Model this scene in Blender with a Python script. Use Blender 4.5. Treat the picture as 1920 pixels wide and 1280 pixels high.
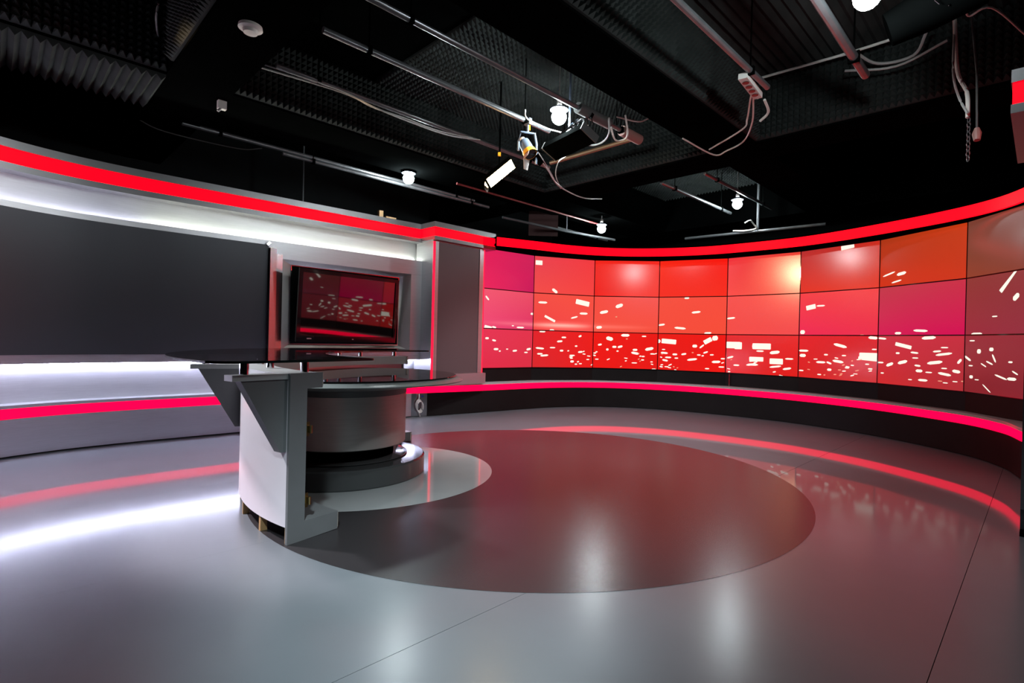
import bpy, bmesh, math, random
from mathutils import Vector, Matrix
for _o in list(bpy.data.objects):
    bpy.data.objects.remove(_o)
SC = bpy.context.scene
COL = SC.collection
PI = math.pi
V = Vector

# ------------------------------------------------------------------ camera
cam_d = bpy.data.cameras.new('camera')
cam = bpy.data.objects.new('camera', cam_d)
COL.objects.link(cam)
cam_d.sensor_width = 36.0
cam_d.lens = 990.1 / 1920 * 36.0
cam_d.shift_x = -42.47 / 1920
cam_d.clip_start = 0.05
cam_d.clip_end = 100
_p, _r = math.radians(-0.106), math.radians(1.3696)
_f = V((0, math.cos(_p), math.sin(_p)))
_u0 = V((0, -math.sin(_p), math.cos(_p)))
_x0 = V((1, 0, 0))
_x = _x0 * math.cos(_r) + _u0 * math.sin(_r)
_u = _u0 * math.cos(_r) - _x0 * math.sin(_r)
cam.matrix_world = Matrix(((_x.x, _u.x, -_f.x, 0), (_x.y, _u.y, -_f.y, 0), (_x.z, _u.z, -_f.z, 1.0585), (0, 0, 0, 1)))
SC.camera = cam

# ------------------------------------------------------------------ world, exposure, light levels
world = bpy.data.worlds.new('studio_dark')
SC.world = world
world.use_nodes = True
world.node_tree.nodes['Background'].inputs[0].default_value = (0.0, 0.0, 0.0, 1)
world.node_tree.nodes['Background'].inputs[1].default_value = 0.0
SC.view_settings.view_transform = 'Standard'
SC.view_settings.look = 'None'
SC.view_settings.exposure = 0.0
SC.view_settings.gamma = 1.0
SC.view_settings.use_curve_mapping = False
SC.cycles.max_bounces = 10
SC.cycles.diffuse_bounces = 4
SC.cycles.glossy_bounces = 5
SC.cycles.transmission_bounces = 6
SC.cycles.sample_clamp_indirect = 6.0
SC.cycles.caustics_reflective = False
SC.cycles.caustics_refractive = False
SC.cycles.use_denoising = True
BULB = 340.0        # radiance of the bare lamps on the grid
LED_WALL = 95.0     # white tape hidden behind the side wall's boards
RED = 2.5           # red diffuser strips
PANEL_LIGHT = 45.0  # warm lamp panel
SCREEN = 0.92
def studio_spot(name, pos, aim, watts, cone, blend, col, radius=0.12):
    d = bpy.data.lights.new(name, 'SPOT')
    d.energy = watts; d.spot_size = math.radians(cone); d.spot_blend = blend
    d.color = col; d.shadow_soft_size = radius
    o = bpy.data.objects.new(name, d)
    COL.objects.link(o)
    o.location = pos
    o.rotation_euler = (V(aim) - V(pos)).to_track_quat('-Z', 'Y').to_euler()
    return o
studio_spot('front_spot', (-0.35, -0.4, 3.15), (-0.35, 2.3, 0.15), 1100, 36, 1.0, (0.78, 0.95, 1.0))
studio_spot('desk_spot', (-3.75, 3.2, 3.0), (-1.68, 3.0, 0.55), 1150, 27, 0.7, (0.98, 0.90, 0.96))
studio_spot('wall_spot', (-3.75, 3.2, 3.15), (3.4, 7.3, 2.2), 620, 22, 0.6, (1.0, 0.66, 0.38))
studio_spot('rear_floor_fill', (0.35, 5.7, 3.4), (0.75, 6.5, 0), 560, 95, 0.8, (0.95, 0.96, 1.0))  # added fill that brightens the rear floor, stands for no known lamp

# ------------------------------------------------------------------ materials
def lin(r, g, b):
    def c(x):
        x /= 255.0
        return x / 12.92 if x <= 0.04045 else ((x + 0.055) / 1.055) ** 2.4
    return (c(r), c(g), c(b), 1.0)

def mat(name, col, rough=0.5, metal=0.0, spec=0.5, trans=0.0, ior=1.5, aniso=0.0, noise=None, rnoise=None, bump=None, graze=None, coat=None):
    m = bpy.data.materials.new(name)
    m.use_nodes = True
    nt = m.node_tree
    b = nt.nodes['Principled BSDF']
    b.inputs['Base Color'].default_value = col
    b.inputs['Roughness'].default_value = rough
    b.inputs['Metallic'].default_value = metal
    b.inputs['Specular IOR Level'].default_value = spec
    b.inputs['Transmission Weight'].default_value = trans
    b.inputs['IOR'].default_value = ior
    if coat:
        b.inputs['Coat Weight'].default_value = coat[0]
        b.inputs['Coat Roughness'].default_value = coat[1]
        if len(coat) > 2:      # polish shows more at a flat angle
            lw = nt.nodes.new('ShaderNodeLayerWeight'); lw.inputs['Blend'].default_value = 0.5
            mr = nt.nodes.new('ShaderNodeMapRange')
            mr.inputs['From Min'].default_value = 0.66; mr.inputs['From Max'].default_value = 0.79
            mr.inputs['To Min'].default_value = coat[1]; mr.inputs['To Max'].default_value = coat[1] * coat[2]
            nt.links.new(lw.outputs['Facing'], mr.inputs['Value'])
            nt.links.new(mr.outputs[0], b.inputs['Coat Roughness'])
    tc = None
    if noise or rnoise or bump:
        tc = nt.nodes.new('ShaderNodeTexCoord')
    if aniso:
        b.inputs['Anisotropic'].default_value = aniso
        t = nt.nodes.new('ShaderNodeTangent')
        t.direction_type = 'UV_MAP'
        t.uv_map = 'UVMap'
        nt.links.new(t.outputs[0], b.inputs['Tangent'])
    def noisenode(scale, stretch=(1, 1, 1), detail=4):
        mp = nt.nodes.new('ShaderNodeMapping')
        mp.inputs['Scale'].default_value = stretch
        nt.links.new(tc.outputs['Object'], mp.inputs[0])
        n = nt.nodes.new('ShaderNodeTexNoise')
        n.inputs['Scale'].default_value = scale
        n.inputs['Detail'].default_value = detail
        nt.links.new(mp.outputs[0], n.inputs['Vector'])
        return n
    def ramp(src, lo, hi, c0, c1):
        r = nt.nodes.new('ShaderNodeValToRGB')
        r.color_ramp.elements[0].position = lo
        r.color_ramp.elements[1].position = hi
        r.color_ramp.elements[0].color = c0
        r.color_ramp.elements[1].color = c1
        nt.links.new(src, r.inputs[0])
        return r
    if noise:      # (scale, amount)
        n = noisenode(noise[0], noise[2] if len(noise) > 2 else (1, 1, 1))
        a = noise[1]
        c0 = tuple(x * (1 - a) for x in col[:3]) + (1,)
        c1 = tuple(min(1, x * (1 + a)) for x in col[:3]) + (1,)
        r = ramp(n.outputs[0], 0.3, 0.7, c0, c1)
        nt.links.new(r.outputs[0], b.inputs['Base Color'])
    if rnoise:     # (scale, lo, hi)
        n = noisenode(rnoise[0], rnoise[3] if len(rnoise) > 3 else (1, 1, 1), 6)
        r = ramp(n.outputs[0], 0.35, 0.68, (rnoise[1],) * 3 + (1,), (rnoise[2],) * 3 + (1,))
        nt.links.new(r.outputs[0], b.inputs['Roughness'])
    if graze:      # polish shows more at a flat angle: (roughness square on, roughness at grazing)
        lw = nt.nodes.new('ShaderNodeLayerWeight')
        lw.inputs['Blend'].default_value = 0.5
        mr = nt.nodes.new('ShaderNodeMapRange')
        mr.inputs['From Min'].default_value = 0.52; mr.inputs['From Max'].default_value = 0.76
        mr.inputs['To Min'].default_value = 1.0; mr.inputs['To Max'].default_value = graze
        nt.links.new(lw.outputs['Facing'], mr.inputs['Value'])
        mu = nt.nodes.new('ShaderNodeMath'); mu.operation = 'MULTIPLY'
        src = b.inputs['Roughness'].links[0].from_socket
        nt.links.new(src, mu.inputs[0]); nt.links.new(mr.outputs[0], mu.inputs[1])
        nt.links.new(mu.outputs[0], b.inputs['Roughness'])
    if bump:       # (scale, strength, stretch)
        n = noisenode(bump[0], bump[2] if len(bump) > 2 else (1, 1, 1), 3)
        bp = nt.nodes.new('ShaderNodeBump')
        bp.inputs['Strength'].default_value = bump[1]
        bp.inputs['Distance'].default_value = 0.002
        nt.links.new(n.outputs[0], bp.inputs['Height'])
        nt.links.new(bp.outputs[0], b.inputs['Normal'])
    return m

def emit(name, col, strength):
    m = bpy.data.materials.new(name)
    m.use_nodes = True
    b = m.node_tree.nodes['Principled BSDF']
    b.inputs['Base Color'].default_value = (col[0] * .1, col[1] * .1, col[2] * .1, 1)
    b.inputs['Roughness'].default_value = 0.5
    b.inputs['Specular IOR Level'].default_value = 0.1
    b.inputs['Emission Color'].default_value = col
    b.inputs['Emission Strength'].default_value = strength
    return m

def screen_mat(name, rough):
    m = bpy.data.materials.new(name)
    m.use_nodes = True
    nt = m.node_tree
    b = nt.nodes['Principled BSDF']
    b.inputs['Base Color'].default_value = (0.012, 0.012, 0.012, 1)
    b.inputs['Roughness'].default_value = rough
    a = nt.nodes.new('ShaderNodeVertexColor')
    a.layer_name = 'picture'
    nt.links.new(a.outputs[0], b.inputs['Emission Color'])
    b.inputs['Emission Strength'].default_value = SCREEN
    return m

M = {}
M['vinyl'] = mat('grey vinyl', (0.14, 0.156, 0.172, 1), 0.42, spec=0.2, noise=(1.6, 0.07), coat=(0.7, 0.25, 0.14), bump=(16, 0.05, (1, 3, 1)))
M['vinyl_dark'] = mat('dark vinyl inlay', (0.030, 0.027, 0.029, 1), 0.27, spec=0.42, noise=(1.5, 0.06))
M['vinyl_pale'] = mat('pale gloss inlay', (0.36, 0.37, 0.37, 1), 0.06, spec=0.5, noise=(2, 0.06))
M['underlay'] = mat('seam underlay', (0.02, 0.02, 0.022, 1), 0.8)
M['metal'] = mat('brushed aluminium laminate', (0.64, 0.64, 0.67, 1), 0.36, 0.8, aniso=0.6, noise=(6, 0.05, (1, 1, 30)))
M['metal_cove'] = mat('brushed aluminium cove back', (0.58, 0.58, 0.60, 1), 0.42, 0.93, noise=(6, 0.05, (1, 1, 30)))
M['metal_rail'] = mat('dark brushed rail', (0.26, 0.25, 0.26, 1), 0.35, 0.95, aniso=0.4)
M['metal_jamb'] = mat('dull metal jamb', (0.42, 0.40, 0.38, 1), 0.4, 0.4)
M['metal_flat'] = mat('satin aluminium', (0.46, 0.46, 0.48, 1), 0.24, 1.0, noise=(8, 0.05, (1, 1, 20)))
M['panel_dark'] = mat('dark satin panel', (0.085, 0.095, 0.11, 1), 0.40, 0.3, aniso=0.5, noise=(0.8, 0.08))
M['panel_brown'] = mat('dark column panel', (0.145, 0.105, 0.11, 1), 0.4, 0.2)
M['black'] = mat('matt black paint', (0.0014, 0.0016, 0.0016, 1), 0.8, spec=0.0, noise=(4, 0.2))
M['black_wall'] = mat('black room wall', (0.006, 0.0075, 0.008, 1), 0.8, spec=0.12, noise=(3, 0.2))
M['plinth_dark'] = mat('dark plinth board', (0.009, 0.0082, 0.0082, 1), 0.5, spec=0.2, noise=(5, 0.15))
M['gloss_black'] = mat('gloss black', (0.012, 0.012, 0.013, 1), 0.06)
M['tv_screen'] = mat('switched off screen glass', (0.006, 0.006, 0.006, 1), 0.03, spec=1.0, ior=1.9)
M['foam'] = mat('acoustic foam', (0.031, 0.036, 0.035, 1), 0.85, spec=0.1, noise=(5, 0.25))
M['pipe'] = mat('grid pipe steel', (0.15, 0.157, 0.165, 1), 0.3, 0.6, noise=(9, 0.15))
M['pipe_red_lit'] = mat('pipe tinted red by light', (0.22, 0.03, 0.03, 1), 0.4)  # the red is light falling on the pipe, put into its colour
M['pipe_brown'] = mat('bare copper coloured pipe', (0.22, 0.14, 0.08, 1), 0.45, 0.6)
M['white_lam'] = mat('pale lilac laminate', (0.80, 0.745, 0.80, 1), 0.3, noise=(3, 0.04))
M['grey_board'] = mat('grey painted board', (0.16, 0.165, 0.17, 1), 0.35, noise=(4, 0.08))
M['grey_light'] = mat('light grey painted edge', (0.46, 0.47, 0.47, 1), 0.3)
M['wood'] = mat('raw timber', (0.42, 0.25, 0.11, 1), 0.7, noise=(20, 0.25, (1, 1, 0.1)))
M['chipboard'] = mat('cut board edge', (0.5, 0.43, 0.36, 1), 0.7, noise=(60, 0.2))
M['chrome'] = mat('chrome', (0.72, 0.72, 0.74, 1), 0.1, 1.0)
M['brass'] = mat('brass latch', (0.42, 0.32, 0.14, 1), 0.3, 1.0)
def thin_glass(name, tint):
    m = bpy.data.materials.new(name)
    m.use_nodes = True
    nt = m.node_tree
    nt.nodes.remove(nt.nodes['Principled BSDF'])
    t = nt.nodes.new('ShaderNodeBsdfTransparent'); t.inputs[0].default_value = tint
    g = nt.nodes.new('ShaderNodeBsdfGlossy'); g.inputs['Roughness'].default_value = 0.01
    f = nt.nodes.new('ShaderNodeFresnel')
    ge = nt.nodes.new('ShaderNodeNewGeometry')       # thin sheet: the same reflectance from both sides
    mr = nt.nodes.new('ShaderNodeMapRange'); mr.inputs['To Min'].default_value = 1.5; mr.inputs['To Max'].default_value = 1 / 1.5
    nt.links.new(ge.outputs['Backfacing'], mr.inputs['Value']); nt.links.new(mr.outputs[0], f.inputs[0])
    x = nt.nodes.new('ShaderNodeMixShader')
    nt.links.new(f.outputs[0], x.inputs[0]); nt.links.new(t.outputs[0], x.inputs[1]); nt.links.new(g.outputs[0], x.inputs[2])
    nt.links.new(x.outputs[0], nt.nodes['Material Output'].inputs[0])
    return m
M['glass'] = thin_glass('tinted glass', (0.80, 0.85, 0.84, 1))
M['glass_edge'] = mat('dark glass edge', (0.006, 0.014, 0.012, 1), 0.08)
M['glass_black'] = mat('black backed glass', (0.008, 0.01, 0.011, 1), 0.03, spec=0.6)
M['drum'] = mat('brushed drum laminate', (0.62, 0.60, 0.57, 1), 0.33, 0.4, aniso=0.5, noise=(6, 0.05, (1, 1, 20)))
M['rim'] = mat('pale grey rim', (0.26, 0.30, 0.30, 1), 0.25)
M['plinth_gloss'] = mat('dark gloss plinth', (0.065, 0.067, 0.068, 1), 0.1)
M['white_plastic'] = mat('white plastic', (0.72, 0.70, 0.66, 1), 0.45)
M['cable_grey'] = mat('grey cable', (0.34, 0.34, 0.33, 1), 0.5)
M['cable_white'] = mat('white cable', (0.7, 0.68, 0.64, 1), 0.5)
M['cable_dark'] = mat('dark cable', (0.07, 0.07, 0.07, 1), 0.5)
M['yellow'] = mat('yellow lamp ring', (0.75, 0.36, 0.02, 1), 0.4)
M['lamp_body'] = mat('grey blue lamp housing', (0.12, 0.15, 0.2, 1), 0.4, 0.3)
M['rust'] = mat('pink brown sleeve', (0.30, 0.16, 0.14, 1), 0.55)
M['blue'] = mat('blue sticker', (0.03, 0.06, 0.5, 1), 0.5)
M['cloth_red'] = mat('dark red board', (0.035, 0.008, 0.008, 1), 0.8)
M['logo'] = mat('silver badge', (0.7, 0.7, 0.7, 1), 0.3, 0.8)
M['red_top'] = emit('red light upper', (1.0, 0.0, 0.006, 1), RED)
M['red_low'] = emit('red light lower', (1.0, 0.0, 0.035, 1), RED)
M['red_vert'] = emit('red light edge', (1.0, 0.006, 0.03, 1), RED)
M['led_cool'] = emit('white tape cool', (0.70, 0.73, 1.0, 1), LED_WALL)
M['led_cool_dim'] = emit('white tape cool dim', (0.80, 0.82, 1.0, 1), LED_WALL * 0.55)
M['led_warm'] = emit('white tape greenish', (0.93, 1.0, 0.86, 1), LED_WALL)
M['bulb'] = emit('bare bulb', (0.86, 0.98, 1.0, 1), BULB)
M['panel_lamp'] = emit('warm lamp panel', (1.0, 0.72, 0.36, 1), PANEL_LIGHT)
M['fleck'] = emit('white flecks', (1.0, 0.93, 0.80, 1), 1.05)
M['fleck_dim'] = emit('pinkish flecks', (1.0, 0.42, 0.26, 1), SCREEN * 0.9)
M['screen'] = screen_mat('lit wall screen', 0.18)

# ------------------------------------------------------------------ mesh helpers
class MB:
    def __init__(s):
        s.v, s.f, s.uv, s.mi = [], [], [], []
        s.cur = 0
    def add(s, pts):
        i = len(s.v)
        s.v += [V(p) for p in pts]
        return i
    def face(s, idx, uv=None):
        s.f.append(tuple(idx)); s.mi.append(s.cur)
        s.uv.append(uv if uv else [(s.v[i].x + s.v[i].y, s.v[i].z) for i in idx])
    def quad(s, a, b, c, d, uv=None):
        i = s.add((a, b, c, d)); s.face((i, i + 1, i + 2, i + 3), uv)
    def box(s, c, size, ax=None):
        """box centred at c; ax = three axis vectors"""
        X, Y, Z = ax if ax else (V((1, 0, 0)), V((0, 1, 0)), V((0, 0, 1)))
        c = V(c); hx, hy, hz = X * size[0] / 2, Y * size[1] / 2, Z * size[2] / 2
        p = [c + hx * a + hy * b + hz * d for d in (-1, 1) for b in (-1, 1) for a in (-1, 1)]
        i = s.add(p)
        L, W, H = size
        for q, (w, h) in (((0, 2, 3, 1), (L, W)), ((4, 5, 7, 6), (L, W)), ((0, 1, 5, 4), (L, H)), ((2, 6, 7, 3), (L, H)), ((0, 4, 6, 2), (W, H)), ((1, 3, 7, 5), (W, H))):
            if q in ((0, 1, 5, 4),):
                uv = [(0, 0), (w, 0), (w, h), (0, h)]
            elif q == (2, 6, 7, 3):
                uv = [(0, 0), (0, h), (w, h), (w, 0)]
            elif q == (0, 4, 6, 2):
                uv = [(0, 0), (0, h), (w, h), (w, 0)]
            elif q == (1, 3, 7, 5):
                uv = [(0, 0), (w, 0), (w, h), (0, h)]
            else:
                uv = [(0, 0), (0, h), (w, h), (w, 0)]
            s.face([i + k for k in q], uv)
    def bar(s, a, b, w, h, up=(0, 0, 1)):
        a, b = V(a), V(b); d = (b - a); L = d.length; d.normalize()
        sd = d.cross(V(up)).normalized(); u2 = sd.cross(d)
        s.box((a + b) / 2, (L, w, h), (d, sd, u2))
    def prism(s, poly, thick):
        """poly: list of 3d points (planar), thick: extrude vector"""
        n = len(poly); t = V(thick)
        i = s.add([V(p) for p in poly] + [V(p) + t for p in poly])
        s.face(range(i, i + n)); s.face(range(i + 2 * n - 1, i + n - 1, -1))
        for k in range(n):
            k2 = (k + 1) % n
            s.face((i + k, i + k2, i + n + k2, i + n + k))
    def tube(s, pts, r, n=8, caps=True):
        pts = [V(p) for p in pts]
        rings = []
        for k, p in enumerate(pts):
            d = (pts[min(k + 1, len(pts) - 1)] - pts[max(k - 1, 0)]).normalized()
            ref = V((0, 0, 1)) if abs(d.z) < 0.9 else V((1, 0, 0))
            a = d.cross(ref).normalized(); b = a.cross(d)
            rr = r[k] if isinstance(r, (list, tuple)) else r
            rings.append(s.add([p + (a * math.cos(2 * PI * j / n) + b * math.sin(2 * PI * j / n)) * rr for j in range(n)]))
        for k in range(len(rings) - 1):
            for j in range(n):
                j2 = (j + 1) % n
                s.face((rings[k] + j, rings[k] + j2, rings[k + 1] + j2, rings[k + 1] + j))
        if caps:
            s.face([rings[0] + j for j in range(n)][::-1]); s.face([rings[-1] + j for j in range(n)])
    def lathe(s, c, prof, n=48, a0=0.0, a1=2 * PI, closed=False):
        c = V(c); full = abs(a1 - a0 - 2 * PI) < 1e-6
        m = n if full else n + 1
        cols = []
        for k in range(m):
            a = a0 + (a1 - a0) * k / n
            cols.append(s.add([c + V((r * math.cos(a), r * math.sin(a), z)) for r, z in prof]))
        P = len(prof)
        for k in range(n):
            A, B = cols[k], cols[(k + 1) % m]
            u0, u1 = k / n * 6, (k + 1) / n * 6
            for j in range(P if closed else P - 1):
                j2 = (j + 1) % P
                s.face((A + j, B + j, B + j2, A + j2), [(u0, prof[j][1]), (u1, prof[j][1]), (u1, prof[j2][1]), (u0, prof[j2][1])])
        if closed and not full:
            s.face([cols[0] + j for j in range(P)]); s.face([cols[-1] + j for j in range(P)][::-1])
    def sphere(s, c, r, n=12, m=8, sc=(1, 1, 1)):
        c = V(c)
        prof = [(math.sin(PI * j / m), -math.cos(PI * j / m)) for j in range(m + 1)]
        cols = []
        for k in range(n):
            a = 2 * PI * k / n
            cols.append(s.add([c + V((x * math.cos(a) * r * sc[0], x * math.sin(a) * r * sc[1], z * r * sc[2])) for x, z in prof]))
        for k in range(n):
            A, B = cols[k], cols[(k + 1) % n]
            for j in range(m):
                s.face((A + j, B + j, B + j + 1, A + j + 1))
    def sweep(s, path, prof, closed=False, side=1):
        """path: 2-D points, prof: (offset towards the room, z)"""
        pts = [V((p[0], p[1], 0)) for p in path]
        rows = []; L = 0
        for k, p in enumerate(pts):
            d0 = (pts[k] - pts[k - 1]).normalized() if k else None
            d1 = (pts[k + 1] - pts[k]).normalized() if k < len(pts) - 1 else None
            if d0 is None: t = d1
            elif d1 is None: t = d0
            else: t = (d0 + d1).normalized()
            nrm = V((t.y, -t.x, 0)) * side
            if d0 is not None and d1 is not None:
                nrm /= max(0.5, t.dot(d0))
            if k: L += (pts[k] - pts[k - 1]).length
            rows.append((s.add([p + nrm * o + V((0, 0, z)) for o, z in prof]), L))
        P = len(prof); w = [0]
        for j in range(1, P + 1):
            a, b = prof[j - 1], prof[j % P]
            w.append(w[-1] + math.hypot(a[0] - b[0], a[1] - b[1]))
        for k in range(len(rows) - 1):
            (A, la), (B, lb) = rows[k], rows[k + 1]
            for j in range(P if closed else P - 1):
                j2 = (j + 1) % P
                s.face((A + j, B + j, B + j2, A + j2), [(la, w[j]), (lb, w[j]), (lb, w[j + 1]), (la, w[j + 1])])
        if closed:
            s.face([rows[0][0] + j for j in range(P)][::-1]); s.face([rows[-1][0] + j for j in range(P)])

WORLD = {}
def wloc(o):
    return WORLD.get(o.name, V((0, 0, 0)))

def build(name, mb, mats, parent=None, smooth=30, origin=None, recalc=True):
    if not isinstance(mats, (list, tuple)): mats = [mats]
    me = bpy.data.meshes.new(name)
    if parent is not None: off = wloc(parent)
    elif origin is not None: off = V(origin)
    else:
        xs = [v.x for v in mb.v]; ys = [v.y for v in mb.v]; zs = [v.z for v in mb.v]
        off = V(((min(xs) + max(xs)) / 2, (min(ys) + max(ys)) / 2, min(zs)))
    me.from_pydata([tuple(v - off) for v in mb.v], [], mb.f)
    uvl = me.uv_layers.new(name='UVMap')
    flat = [c for f in mb.uv for uv in f for c in uv]
    uvl.data.foreach_set('uv', flat)
    for m in mats: me.materials.append(m)
    me.polygons.foreach_set('material_index', mb.mi)
    if recalc:
        bm = bmesh.new(); bm.from_mesh(me)
        bmesh.ops.recalc_face_normals(bm, faces=bm.faces)
        bm.to_mesh(me); bm.free()
    if smooth:
        me.polygons.foreach_set('use_smooth', [True] * len(me.polygons))
        me.set_sharp_from_angle(angle=math.radians(smooth))
    me.update()
    o = bpy.data.objects.new(name, me)
    COL.objects.link(o)
    if parent is not None:
        o.parent = parent
        WORLD[o.name] = wloc(parent)
    else:
        o.location = off
        WORLD[o.name] = off
    return o

def thing(name, label, cat, loc, group=None):
    o = bpy.data.objects.new(name, None)
    o.empty_display_size = 0.1
    COL.objects.link(o)
    o.location = loc
    WORLD[o.name] = V(loc)
    o['label'] = label; o['category'] = cat
    if group: o['group'] = group
    return o

def tag(o, label, cat, group=None):
    o['label'] = label; o['category'] = cat
    if group: o['group'] = group
    return o

def structure(o):
    o['kind'] = 'structure'
    return o

def spline(pts, n=8):
    """Catmull-Rom through 2-D / 3-D points"""
    P = [V(p).to_3d() if len(p) == 3 else V((p[0], p[1], 0)) for p in pts]
    P = [P[0] * 2 - P[1]] + P + [P[-1] * 2 - P[-2]]
    out = []
    for i in range(1, len(P) - 2):
        for k in range(n):
            t = k / n
            a, b, c, d = P[i - 1:i + 3]
            out.append(0.5 * ((2 * b) + (c - a) * t + (2 * a - 5 * b + 4 * c - d) * t * t + (3 * b - 3 * c + d - a) * t ** 3))
    out.append(P[-2])
    return out

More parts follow.
